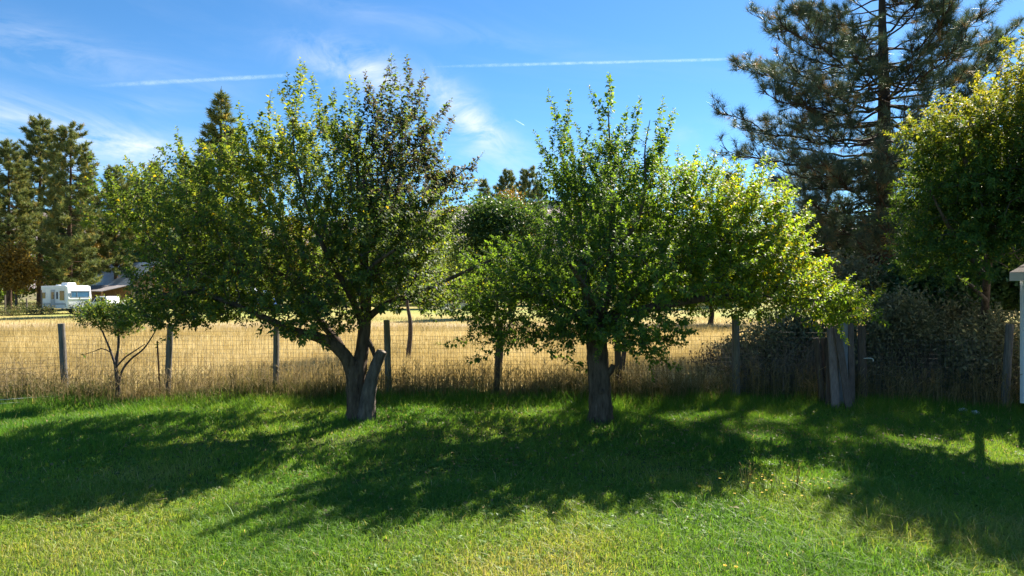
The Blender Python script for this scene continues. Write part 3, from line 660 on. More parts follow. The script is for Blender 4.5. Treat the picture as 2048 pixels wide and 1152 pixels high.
def big_pine():
    rng = np.random.default_rng(43); D0 = 28.5; p = W(1771, 0, D0); H = 18.8
    root = thing('ponderosa_pine', 'big pine with long needle tufts and dark trunk towering over the fence', 'tree', (p[0], p[1], 0))
    prof = lambda f: np.interp(f, [0, .12, .35, .6, .8, 1], [.85, 1.0, .98, .78, .5, .05])
    def fz(px, py, dd=0.0, h=None):        # limb aimed at a point of the outline
        q = W(px, py, D0+dd*1.14)-np.array([p[0], p[1], 0]); L = math.hypot(q[0], q[1]); return (h*1.14-.36 if h is not None else q[2]-.18*L, math.atan2(q[1], q[0]), L, q[2])
    forced = [fz(1432, 210, 0, 8.2), fz(1450, 300, -1, 7.2), fz(1470, 120, 1, 10), fz(1535, 75, -.5, 10.6), fz(1600, 5, .5, 11.5), fz(1480, 250, 2, 7.6), fz(1495, 330, 1, 6.2), fz(1520, 180, -2, 9.2), fz(1590, 320, -3, 6.4), fz(1560, 130, 0, 9.6),
              fz(2045, 35, -1, 9.6), fz(2010, 90, 1.5, 8.6), fz(1960, 20, -2, 10.6), fz(1900, 60, -3, 9.4), fz(1950, 170, -1.5, 8), fz(1640, 420, -2, 5.0), fz(1560, 430, 0, 4.8), fz(1500, 400, .5, 5.4), fz(1900, 330, -2, 6.4), fz(1620, 230, -3, 8), fz(1700, 120, -3.5, 9.5), fz(1740, 60, -4, 10.5), fz(1800, 180, -4.5, 8), fz(1780, 280, -5, 6.5), fz(1830, 100, -4, 9.5), fz(1720, 340, -4.6, 5.6), fz(1770, 420, -4.5, 4.6), fz(1850, 400, -4, 4.8), fz(1660, 330, -4, 5.8)]
    tv, li, nd = pine_parts(H, rng, .46, 3.6, 6.3, 140, 30, .40, .0138, prof, forced, True, 4.4, .12, 1.0)
    obj('trunk', np_mesh('big_pine_trunk', *tv, smooth=True), M['pinebark'], root)
    obj('branches', li.mesh('big_pine_limbs', True), M['pinebark'], root, kind='stuff')
    obj('needles', np_mesh('big_pine_needles', nd[0], nd[1], nd[2]), M['pineneedle'], root, kind='stuff')
big_pine()

def far_pines():
    rng = np.random.default_rng(77); protos = []
    shapes = [(22, 5.5, 3.2, lambda f: np.interp(f, [0, .15, .5, .8, 1], [.7, 1, .85, .5, .1])),
              (22, 6.5, 2.3, lambda f: np.interp(f, [0, .2, .6, .85, 1], [.6, .9, 1, .65, .15])),
              (22, 3.0, 3.6, lambda f: np.interp(f, [0, .1, .4, .75, 1], [.8, 1, .85, .6, .22])),
              (22, 4.0, 2.0, lambda f: np.interp(f, [0, .1, .5, 1], [.8, 1, .75, .04]))]
    for H, c0, s, pr in shapes:
        tv, li, nd = pine_parts(H, rng, .30, c0, s, 170, 20, .48, .075, pr, (), False, None, .16, 4.2)
        protos.append((np_mesh('pine_trunk', *tv, smooth=True), li.mesh('pine_limbs', True), np_mesh('pine_crown', *nd)))
    # photo x, top y, depth, prototype, label
    L = [(18, 274, 80, 0, 'pine at the left edge of the photo with a rounded top'),
         (80, 231, 88, 1, 'tall pine second from the left with a bare lower trunk'),
         (140, 244, 78, 2, 'broad bushy pine standing behind the white camper trailer'),
         (232, 326, 84, 0, 'shorter dark pine just right of the broad bushy one'),
         (312, 314, 90, 3, 'pointed dark pine behind the barn roof'),
         (361, 318, 120, 3, 'thin distant pine left of the tallest one behind the apple tree'),
         (438, 171, 72, 3, 'tallest pointed pine rising behind the left apple tree'),
         (175, 352, 100, 0, 'hazy pine in the gap right of the broad bushy pine'),
         (268, 352, 98, 2, 'dark bushy pine above the barn ridge'),
         (392, 330, 96, 0, 'dark pine just left of the tallest pointed pine'),
         (-40, 300, 84, 2, 'pine cut off by the left edge of the photo'),
         (970, 350, 150, 3, 'small far pine leftmost of three between the apple trees'),
         (1012, 334, 145, 0, 'broad far pine in the middle of three between the apple trees'),
         (1058, 332, 140, 2, 'grey green far pine rightmost of three between the apple trees'),
         (1462, 338, 95, 0, 'pine peeking out beside the big pine and the right apple tree')]
    for i, (px, py, d, k, lab) in enumerate(L):
        top = W(px, py, d); s = top[2]/22.0; root = thing('pine_tree', lab, 'tree', (top[0], d, 0), i*1.7+.4, 'pines beyond the field')
        wsc = s*(1.75 if k == 3 else 1.12)
        for nm, me, mt in (('trunk', protos[k][0], 'farbark'), ('branches', protos[k][1], 'farbark'), ('crown', protos[k][2], 'farneedle')):
            o = obj(nm, me, M[mt], root); o.scale = (wsc, wsc, s)
            if nm != 'trunk': o['kind'] = 'stuff'
    return protos
PINES = far_pines()

# ------------------------------------------------------------------ broadleaved trees and shrubs
def leafball(lobes, n, size, rng, tmean=.5, tsd=.18, wr=.6, clump=.35):
    """leaves gathered in clumps through the lobes (centre, radii)"""
    B, T = [], []; vol = np.array([l[1][0]*l[1][1]*l[1][2] for l in lobes])**.75; vol = vol/vol.sum()
    for (c, r), v in zip(lobes, vol):
        k = max(2, int(n*v/14)); u = unit(rng.normal(size=(k, 3)))*(rng.random((k, 1))**.36); cc = np.asarray(c)+u*np.asarray(r)
        m = 14; q = np.repeat(cc, m, 0)+rng.normal(0, clump, (k*m, 3))*np.array([1, 1, .6]); B.append(q); T.append(np.repeat(rng.normal(tmean, tsd, k), m))
    B = np.concatenate(B); T = np.concatenate(T); k = len(B); D = rng.normal(size=(k, 3))+np.array([0, 0, -.3]); U = rng.normal(size=(k, 3))*.7+np.array([0, 0, 1.])
    V, F = leaves2(B, D, U, size*rng.uniform(.7, 1.3, k), wr, rng); return V, F, np.repeat(np.clip(T+rng.normal(0, .12, k), 0, 1), 4), B
def broad_tree(name, label, cat, x, y, lobes, n, size, leafm, rng, trunk_r=.15, group=None, tmean=.5, barkm='twig', fork=1.2, clump=.35, ntw=70):
    root = thing(name, label, cat, (x, y, 0), 0, group); V, F, T, B = leafball(lobes, n, size, rng, tmean, clump=clump)
    top = max(l[0][2]+l[1][2] for l in lobes); sk = Skel(20000); cx = np.mean([l[0][0] for l in lobes]); cyy = np.mean([l[0][1] for l in lobes])
    P = smooth_path([(0, 0, -.15), (.02*top, .01, fork*.6), (cx*.3, cyy*.3, fork), (cx*.6, cyy*.6, top*.5), (cx*.8, cyy*.8, top*.82)], 18); rr = np.interp(np.linspace(0, 1, 18), [0, .1, .4, 1], [trunk_r*1.25, trunk_r, trunk_r*.7, trunk_r*.12])
    Vt, Ft = tube(P, rr, 9, .08, rng); sk.limb(P, rr); obj('trunk', np_mesh('trunk', Vt, Ft, smooth=True), M[barkm], root)
    T2 = B[rng.choice(len(B), min(ntw, len(B)), replace=False)]; sk.grow(T2, rng, .35, .2)
    obj('branches', skel_mesh(sk, 'branches', thin=.006), M[barkm], root, kind='stuff'); obj('foliage', np_mesh('crown_leaves', V, F, T), leafm, root, kind='stuff'); return root

def right_tree():
    rng = np.random.default_rng(61); D0 = 12.6; root = thing('locust_tree', 'dark leafy tree yellowing at its top beside the white shed', 'tree'); sk = Skel()
    def limb(name, pts, r):
        P = limb_px(pts, D0); n = max(8, int(np.sum(np.linalg.norm(np.diff(P, axis=0), axis=1))/.15)); Q, rr, V, F = thick(P, r, n, 10, rng, .08)
        obj(name, np_mesh(name, V, F, smooth=True), M['bark'], root); sk.limb(Q, rr, sk.near(Q[0], 0)[0] if sk.n else -1)
    limb('trunk', [(1976, 790, 3.9), (1972, 700, 3.6), (1970, 630, 3.2), (1975, 545, 2.2), (1985, 470, .7)], [.10, .085, .08, .075, .07])
    limb('branch', [(1985, 480, .6), (1960, 400, .2), (1930, 320, 0), (1910, 250, 0)], [.08, .06, .04, .015])
    limb('branch', [(1985, 470, .6), (2020, 370, .3), (2050, 260, 0), (2060, 190, 0)], [.08, .06, .04, .015])
    limb('branch', [(1975, 560, 1.0), (1930, 500, .2), (1890, 440, -.2), (1860, 380, -.2)], [.06, .045, .03, .012])
    limb('branch', [(1980, 520, .8), (2040, 470, .2), (2110, 420, 0), (2170, 380, 0)], [.06, .045, .03, .012])
    limb('branch', [(1972, 600, 2.3), (1940, 570, 1.6), (1900, 550, 1.0)], [.05, .035, .012])
    lobes = [(1930, 270, 0, 85, 75, 1.2), (2030, 220, 0, 90, 80, 1.3), (1900, 390, -.1, 70, 70, 1.1), (1990, 400, 0, 110, 110, 1.8), (2100, 330, 0, 110, 130, 1.8), (1912, 505, .5, 82, 58, 1.5), (2060, 385, -.2, 105, 72, 1.5), (2170, 350, 0, 90, 90, 1.5), (1960, 330, .4, 110, 110, 1.8), (1950, 440, .6, 90, 70, 1.5), (1880, 490, 0, 60, 60, 1.0), (2190, 300, .3, 90, 110, 1.4), (2125, 115, 0, 82, 110, 1.2), (2210, 80, .3, 110, 150, 1.6), (2290, 200, 0, 100, 150, 1.5), (2135, 150, -1.3, 60, 90, .8), (1990, 475, 3.5, 110, 70, 1.0), (2100, 470, 3.0, 90, 80, 1.0), (1875, 478, 3.5, 65, 60, .9), (1852, 300, .3, 46, 70, .9), (1850, 420, .8, 45, 70, 1.0)]
    T = ellipsoid_pts(lobes, 5000, rng, D0); tips = sk.grow(T, rng)
    V, F, t = foliage(sk, tips, W(2000, 480, D0), rng, L=(.065, .11), wr=.45, shoot=(.15, .38), per=22, spur=4, upw=.3, tint=lambda B, r: np.clip(r.normal(.36, .16, len(B))+.40*np.clip((B[:, 2]-4.6)/1.5, 0, 1)+.1*r.random(len(B)), 0, 1))
    SHOOTS.clear(); obj('twigs', skel_mesh(sk, 'locust_twigs'), M['twig'], root, kind='stuff'); obj('foliage', np_mesh('locust_foliage', V, F, t), M['locust'], root, kind='stuff')
right_tree()

def background_trees():
    rng = np.random.default_rng(88)
    def at(px, d): return (px-1024)/FPX*d
    def lob(px, py, rx, ry, d, x0, rd=None):
        c = W(px, py, d); return ((c[0]-x0, 0, c[2]), (rx/FPX*d, rd or rx/FPX*d*.9, ry/FPX*d))
    # round dark tree between the apples and its neighbours
    d = 19.5; x = at(995, d); broad_tree('broadleaf_tree', 'round dark tree standing behind the fence between the two apple trees', 'tree', x, d, [lob(960, 470, 70, 70, d, x), lob(1030, 470, 80, 75, d, x), lob(990, 430, 60, 45, d, x), lob(1000, 540, 95, 45, d, x)], 22000, .085, M['darkleaf'], rng, .075, fork=1.6, tmean=.42, clump=.2)
    d = 19.8; x = at(1241, d); broad_tree('broadleaf_tree', 'leafy tree standing close behind the fence post that is behind the right apple tree', 'tree', x, d, [lob(1225, 420, 70, 60, d, x), lob(1160, 450, 60, 55, d, x), lob(1290, 440, 55, 55, d, x), lob(1235, 500, 90, 45, d, x)], 15000, .085, M['darkleaf'], rng, .075, fork=1.6, tmean=.5, clump=.2)
    d = 62; x = at(1016, d); broad_tree('aspen_tree', 'golden yellow autumn tree rising behind the round dark tree', 'tree', x, d, [lob(1018, 430, 36, 55, d, x), lob(1012, 490, 45, 50, d, x), lob(1040, 470, 30, 45, d, x)], 9000, .21, M['gold'], rng, .16, fork=2.5)
    k = 0
    gl = ['golden bush at the foot of the leftmost pine', 'orange brown tree between the two leftmost pines', 'golden tree behind the barn gable', 'amber tree behind the left apple tree trunk']
    for px, py, rx, ry, d in ((30, 530, 30, 50, 74), (190, 520, 26, 60, 92), (385, 500, 32, 75, 96), (580, 500, 40, 80, 95)):
        x = at(px, d); broad_tree('autumn_tree', gl[k], 'tree', x, d, [lob(px, py, rx, ry, d, x), lob(px+rx*.5, py+ry*.4, rx*.8, ry*.6, d, x), lob(px-rx*.4, py+ry*.3, rx*.8, ry*.7, d, x)], 7000, .28, M['gold'], rng, .15, fork=2, group='autumn trees beyond the field', tmean=.45, clump=.5); k += 1
    ml = ['green tree close behind the fence at the right half of the left apple tree', 'olive tree beyond the parked silver car', 'low green tree behind the left apple tree trunk', 'grey green tree right of the barn']
    k = 0
    for px, py, rx, ry, d in ((815, 500, 62, 70, 24), (905, 520, 45, 65, 88), (690, 520, 60, 60, 92), (470, 490, 55, 90, 94)):
        x = at(px, d); broad_tree('broadleaf_tree', ml[k], 'tree', x, d, [lob(px, py, rx, ry, d, x), lob(px+rx*.6, py+ry*.4, rx*.7, ry*.6, d, x), lob(px-rx*.6, py+ry*.35, rx*.7, ry*.65, d, x)], 11000 if d > 40 else 16000, .28 if d > 40 else .10, M['midleaf'], rng, .2 if d > 40 else .09, fork=2, group='green trees beyond the fence', clump=.5 if d > 40 else .25); k += 1
    # right hand thicket behind the fence
    rl = ['dark tree filling the gap under the big pine', 'dense dark tree left of the big pine trunk', 'shadowy tree behind the shed side of the thicket', 'olive tree behind the big pine near the top of the thicket', 'dark bushy tree directly behind the right apple tree', 'low dark tree behind the shed corner and the last fence post', 'low dark tree behind the trunk of the tree beside the shed']
    k = 0
    for px, py, rx, ry, d, m in ((1700, 480, 95, 85, 30, 'darkleaf'), (1590, 500, 80, 80, 33, 'darkleaf'), (2000, 345, 115, 165, 20.0, 'darkleaf'), (1830, 440, 90, 80, 36, 'midleaf'), (1420, 520, 110, 70, 48, 'darkleaf'), (2110, 530, 120, 75, 18.6, 'darkleaf'), (1890, 545, 85, 60, 19.2, 'darkleaf')):
        x = at(px, d); broad_tree('broadleaf_tree', rl[k], 'tree', x, d, [lob(px, py, rx, ry, d, x), lob(px+rx*.6, py+ry*.5, rx*.7, ry*.6, d, x), lob(px-rx*.6, py+ry*.45, rx*.7, ry*.65, d, x), lob(px, py+ry*.8, rx*1.1, ry*.5, d, x)], 22000, .12 if d < 40 else .19, M[m], rng, .18, fork=1.5, group='trees of the thicket behind the fence', tmean=.35, barkm='pinebark'); k += 1
    # far woodland that reads as one mass
    A = Acc()
    for i in range(90):
        px = rng.uniform(-80, 2150); d = rng.uniform(100, 140); x = at(px, d); h = rng.uniform(8, 13) if px > 480 else rng.uniform(9, 18); rr_ = rng.uniform(2.5, 4.5)
        V, F, T, B = leafball([((x, d, h*.5), (rr_, rr_, h*.5)), ((x+rr_*.6, d, h*.35), (rr_*.8, rr_*.8, h*.35))], 2600, .5, rng, .45, .2, clump=.7); A.add(V, F, T)
    obj('woodland', A.mesh('woodland'), M['midleaf'], kind='stuff')
background_trees()

def shrubs():
    rng = np.random.default_rng(99)
    labs = ['grey green shrub just right of the leaning planks', 'tall pale grey shrub under the big pine', 'silvery shrub behind the right hand fence wire', 'grey shrub next to the fence post by the shed', 'low grey bush left of the leaning planks', 'twiggy grey shrub behind the stake in the grass', 'wide dim shrub low down between the planks and the shed', 'dim shrub directly behind the leaning poles', 'low shrub at the foot of the brush near the white rock', 'low shrub at the foot of the post with the bent pipe']
    for i, (px, py, rx, ry, d, n) in enumerate(((1790, 640, 60, 60, 17.2, 5200), (1690, 560, 65, 55, 19.5, 4200), (1905, 640, 75, 55, 18.2, 4200), (1990, 690, 60, 60, 15.6, 4200), (1590, 650, 60, 60, 18.4, 2600), (1520, 690, 60, 55, 17.6, 2400), (1850, 700, 90, 70, 18.8, 5000), (1640, 700, 60, 60, 18.0, 3000), (1940, 730, 70, 45, 16.9, 3000), (1760, 720, 60, 50, 17.0, 2600))):
        c = W(px, py, d); s = d/FPX; root = thing('shrub', labs[i], 'shrub', (c[0], d, 0), 0, 'grey shrubs behind the fence')
        lob = [((0, 0, c[2]), (rx*s, .6, ry*s)), ((rx*s*.5, .2, c[2]-.4), (rx*s*.7, .5, ry*s*.7)), ((-rx*s*.5, -.1, c[2]-.35), (rx*s*.7, .5, ry*s*.7))]
        V, F, T, B = leafball(lob, int(n*1.5), .125, rng, .42, .22, clump=.22, wr=.36); obj('foliage', np_mesh('shrub_leaves', V, F, T), M['sage'], root, kind='stuff')
        A = Acc()
        for k in range(150):
            a = rng.uniform(0, 6.28); b = np.array([math.cos(a)*.3*rng.random(), math.sin(a)*.25, -.05]); e = B[rng.integers(len(B))]+rng.normal(0, .15, 3); m1 = b*.5+e*.5+rng.normal(0, .14, 3)
            Vt, Ft = tube([b, m1, e], [.011, .007, .003], 3); A.add(Vt, Ft)
        obj('stems', A.mesh('shrub_stems', True), M['twig'], root, kind='stuff')
    # tangle of dead brush along the right part of the fence
    A = Acc()
    for k in range(5200):
        px = rng.uniform(1470, 2150); d = rng.uniform(16.6, 20.5); x = (px-1024)/FPX*d; h = rng.uniform(.35, 1.6)*(.55+.45*vnoise(np.array(px*.012), np.array(d), 1)); b = np.array([x, d, -.03]); e = b+np.array([rng.normal(0, .35), rng.normal(0, .3), h]); m = (b+e)/2+rng.normal(0, .10, 3)
        V, F = tube([b, m, e], [.008, .006, .003], 3); A.add(V, F)
        for w in range(2):
            f = rng.uniform(.3, .9); q = b+(e-b)*f; e2 = q+rng.normal(0, .2, 3)+np.array([0, 0, .12]); V, F = tube([q, e2], [.005, .002], 3); A.add(V, F)
    obj('brush', A.mesh('dead_brush', True), M['brush'], kind='stuff')
    V, F, T, B = leafball([((W(px, 0, 18.5)[0], 18.6, .55), (1.3, 1.5, .55)) for px in range(1500, 2150, 90)], 30000, .09, rng, .3, clump=.25, wr=.4)
    obj('undergrowth', np_mesh('undergrowth', V, F, T), M['deadneedle'], kind='stuff')
    # pale bushes round the camper
    bl = ['dry brown bush in front of the camper front end', 'tan bush left of the camper', 'dark dry bush beside the camper steps', 'grey tan bush by the small pale posts']
    for i, (px, d, rx, h) in enumerate(((168, 62, 1.6, 1.6), (40, 72, 2.6, 1.7), (75, 66, 2.0, 1.2), (20, 64, 1.6, 1.0))):
        x = (px-1024)/FPX*d; root = thing('dry_bush', bl[i], 'bush', (x, d, 0), 0, 'dry bushes near the camper')
        V, F, T, B = leafball([((0, 0, h*.4), (rx*.7, .9, h*.5)), ((rx*.4, .2, h*.3), (rx*.5, .8, h*.4)), ((-rx*.4, 0, h*.3), (rx*.5, .8, h*.4))], 1200, .16, rng, .3, clump=.22, wr=.3); obj('foliage', np_mesh('bush_leaves', V, F, T), M['weed'], root, kind='stuff')
        A = Acc()
        for k in range(40):
            e = B[rng.integers(len(B))]; Vt, Ft = tube([(rng.normal(0, .15), rng.normal(0, .15), -.05), e*.5+rng.normal(0, .1, 3), e], [.02, .013, .006], 3); A.add(Vt, Ft)
        obj('stems', A.mesh('bush_stems', True), M['twig'], root, kind='stuff')
shrubs()

# ------------------------------------------------------------------ fence
def wire_panel(p, q, h0, h1, gx, gz_, r, rng, verts=True):
    A = Acc(); p = np.asarray(p, float); q = np.asarray(q, float); L = np.linalg.norm(q-p); d = (q-p)/L; nrm = np.array([-d[1], d[0]])
    hs = np.arange(h0, h1+.001, gz_)
    for h in hs:
        t = np.linspace(0, 1, 6); s = rng.normal(0, .008, 6); P = np.column_stack([p[0]+d[0]*L*t+nrm[0]*.02, p[1]+d[1]*L*t+nrm[1]*.02, h+s-.02*np.sin(t*math.pi)]); V, F = tube(P, np.full(6, r), 3); A.add(V, F)
    if verts:
        for t in np.arange(gx/2, L, gx):
            b = p+d*(t+rng.normal(0, .006)); e = b+d*rng.normal(0, .012); V, F = tube([(b[0], b[1], h0), (e[0], e[1], h1)], [r, r], 3); A.add(V, F)
    return A.mesh('fence_wire')
def fence():
    rng = np.random.default_rng(15); root = thing('wire_fence', 'old wooden post and wire mesh fence along the back of the lawn', 'fence')
    # photo x, base depth, top y, radius
    posts = [(130, 16.0, 647, .072), (335, 16.0, 648, .070), (551, 16.0, 648, .068), (777, 16.1, 640, .075), (993, 16.3, 645, .070), (1239, 16.1, 640, .078), (1472, 16.0, 632, .085), (1727, 15.2, 652, .085), (2010, 14.5, 648, .078)]
    pts = []
    for i, (px, d, ty, r) in enumerate(posts):
        t = W(px, ty, d); x = t[0]; h = t[2]; lx, ly = rng.normal(0, .045, 2); n = 9
        P = np.column_stack([x+lx*np.linspace(-.3, 1, n), d+ly*np.linspace(-.3, 1, n), np.linspace(-.3, h, n)]); P[:, :2] += rng.normal(0, .003, (n, 2))
        V, F = tube(P, r*np.linspace(1.06, .97, n), 14, .03, rng); top = np.vstack([V, P[-1]+np.array([0, 0, .006])]); k = len(V); F = [tuple(f) for f in F]+[(k-14+j, k-14+(j+1) % 14, k) for j in range(14)]
        me = bpy.data.meshes.new('post'); me.from_pydata([tuple(v) for v in top], [], F); me.update()
        obj('post', me, M['postdark' if i in (4, 5, 7) else 'post'], root); pts.append((x, d))
    left = (W(-260, 0, 16.6)[0], 16.6); right = (W(2330, 0, 13.2)[0], 13.2); ends = [left]+pts+[right]
    for a, b in zip(ends[:-1], ends[1:]):
        full = a is not left
        obj('wire_mesh', wire_panel(a, b, .08, 1.48 if full else 1.50, .075, .10 if full else .125, .003, rng, full), M['wire'], root, kind='stuff')
        V, F = tube([(a[0], a[1]-.08, 1.60), ((a[0]+b[0])/2, (a[1]+b[1])/2-.08, 1.585), (b[0], b[1]-.08, 1.60)], [.0025]*3, 4); obj('top_wire', np_mesh('top_wire', V, F), M['wire'], root)
    # low netting that runs forward from the first post
    low = thing('low_netting', 'low square wire netting running forward from the leftmost fence post', 'fence')
    obj('wire_mesh', wire_panel((W(126, 0, 16.0)[0], 15.85), (-12.6, 14.4), .03, 1.0, .15, .13, .0034, rng), M['wire'], low, kind='stuff')
    for k, (y0, y1, z0, z1) in enumerate(((15.7, 14.5, .16, .10), (15.5, 14.2, .07, .05))):
        V, F = tube([(-9.9-.3*k, y0, z0), (-11.0-.2*k, (y0+y1)/2, (z0+z1)/2+.02), (-12.6, y1, z1)], [.006]*3, 5); obj('pale_wire', np_mesh('pale_wire', V, F), M['galv'], low)
    # rusty steel post, wooden stake
    t = thing('steel_post', 'thin rusty steel fence post next to the young tree', 'post', (W(321, 0, 15.85)[0], 15.85, 0), 0, None, (0, R(-3.2)))
    obj('shaft', MB().box((0, 0, .62), (.034, .012, 1.5)).mesh('shaft'), M['rust'], t); obj('flange', MB().box((0, .016, .62), (.010, .022, 1.5)).mesh('flange'), M['rust'], t); st = MB()
    for k in range(12): st.box((0, -.010, .2+k*.1), (.02, .008, .02))
    obj('studs', st.mesh('studs'), M['rust'], t, kind='stuff')
    b = W(1557, 792, 16.2); s = MB().tube([(b[0], 15.9, -.05), (b[0]+.01, 15.9, .25), (b[0]-.01, 15.9, .50)], [.02, .019, .017], 6); o = tag(obj('wooden_stake', s.mesh('stake'), M['cutwood']), 'short thin pale stake standing in the tall grass by the fence', 'stake')
fence()
def planks():
    rng = np.random.default_rng(19)
    def lean(name, lab, cat, x0, x1, ytop, d0, d1, w, th, mat, base_py, grp):
        a = np.array([(x0-1024)/FPX*d0, d0, -.02]); b = W(x1, ytop, d1); L = np.linalg.norm(b-a); m = MB(); n = 6
        d = (b-a)/L; s = unit(np.cross(d, [0, 1, 0])); f = np.cross(s, d); V = []; F = []
        for i in range(n+1):
            c = a+d*L*i/n+f*rng.normal(0, .004)+s*rng.normal(0, .003)
            for u, v in ((-1, -1), (1, -1), (1, 1), (-1, 1)): V.append(c+s*u*w/2*(1+rng.normal(0, .02))+f*v*th/2)
        for i in range(n):
            for j in range(4): F.append((i*4+j, i*4+(j+1) % 4, i*4+4+(j+1) % 4, i*4+4+j))
        F += [(3, 2, 1, 0), (n*4, n*4+1, n*4+2, n*4+3)]
        m.add(V, F); return tag(obj(name, m.mesh(name, .004), M[mat]), lab, cat, grp)
    G = 'planks leaning by the fence'
    lean('plank', 'straight weathered plank standing upright in front of the leaning bundle', 'plank', 1671, 1662, 655, 14.75, 15.05, .17, .04, 'plank', 0, G)
    lean('plank', 'plank leaning to the left, crossing over the other boards', 'plank', 1699, 1674, 652, 14.62, 14.95, .15, .04, 'plankdark', 0, G)
    lean('plank', 'pale bluish grey plank at the back of the leaning bundle', 'plank', 1686, 1687, 640, 14.95, 15.14, .20, .04, 'plankgrey', 0, G)
    lean('plank', 'narrow plank on the right edge of the leaning bundle', 'plank', 1704, 1701, 645, 14.9, 15.12, .12, .04, 'plankdark', 0, G)
    lean('plank', 'dark narrow board at the left edge of the leaning bundle', 'plank', 1656, 1660, 690, 14.95, 15.1, .12, .04, 'postdark', 0, G)
    for lab, x0, x1, d in (('grey pole leaning left of the plank bundle', 1646, 1632, 15.25), ('dark pole squeezed between the grey pole and the planks', 1655, 1648, 15.35)):
        a = np.array([(x0-1024)/FPX*d, d, -.05]); b = W(x1, 676, d+.1); V, F = tube(smooth_path([a, (a+b)/2+np.array([.01, 0, 0]), b], 8), np.linspace(.075, .065, 8), 10, .04, rng); me = MB().add(V, F); k = len(me.v); me.f.append(tuple(range(k-10, k)))
        tag(obj('wooden_pole', me.mesh('pole'), M['postdark']), lab, 'pole', 'poles leaning by the fence')
    p = W(1736, 718, 15.0); hk = MB().tube(smooth_path([p+np.array([-.05, .1, .0]), p+np.array([.04, -.02, .02]), p+np.array([.085, -.04, .0]), p+np.array([.095, -.04, -.05])], 10), .011, 6)
    tag(obj('pipe_hook', hk.mesh('hook', smooth=True), M['galv']), 'small bent pale metal pipe sticking out of the post beside the planks', 'pipe')
planks()

# ------------------------------------------------------------------ shed at the right edge
def shed():
    root = thing('white_shed', 'corner of a white shed with dark shingle roof at the right edge', 'shed', (10.32, 13.80, 0)); w, l = 3.2, 5.2
    obj('wall', MB().box((w/2, -l/2, 1.535), (w, l, 2.53)).mesh('wall', .004), M['white'], root)
    obj('footing', MB().box((w/2, -l/2, .12), (w-.2, l-.2, .27)).mesh('footing'), M['postdark'], root)
    obj('gable', MB().prism([(0.01, 2.80), (w-.01, 2.80), (w/2, 3.78)], -l+.01, -.01).mesh('gable'), M['white'], root)
    for x, y in ((-.012, .004), (-.012, -l)): obj('corner_trim', MB().box((x+.03, y-.01, 1.53), (.085, .085, 2.51)).mesh('corner_trim'), M['white'], root)
    for s in (0, 1):
        x0, z0 = (-.16, 2.80) if s == 0 else (w+.16, 2.80); x1, z1 = w/2, 3.88
        for k in range(9):
            f0, f1 = k/9, (k+1)/9+.02; xa, za = x0+(x1-x0)*f0, z0+.12+(z1-z0-.04)*f0; xb, zb = x0+(x1-x0)*min(f1, 1), z0+.12+(z1-z0-.04)*min(f1, 1)
            obj('shingle_course', MB().prism([(xa, za), (xb, zb-.012), (xb, zb-.03), (xa, za-.028)], -l-.15, .15).mesh('course'), M['shingle'], root)
        obj('fascia', MB().box((x0+(.012 if s == 0 else -.012), -l/2, 2.83), (.03, l+.28, .17)).mesh('fascia', .003), M['white'], root)
        obj('soffit', MB().box((x0/2 if s == 0 else (x0+w)/2, -l/2, 2.79), (.14, l, .02)).mesh('soffit'), M['white'], root)
shed()

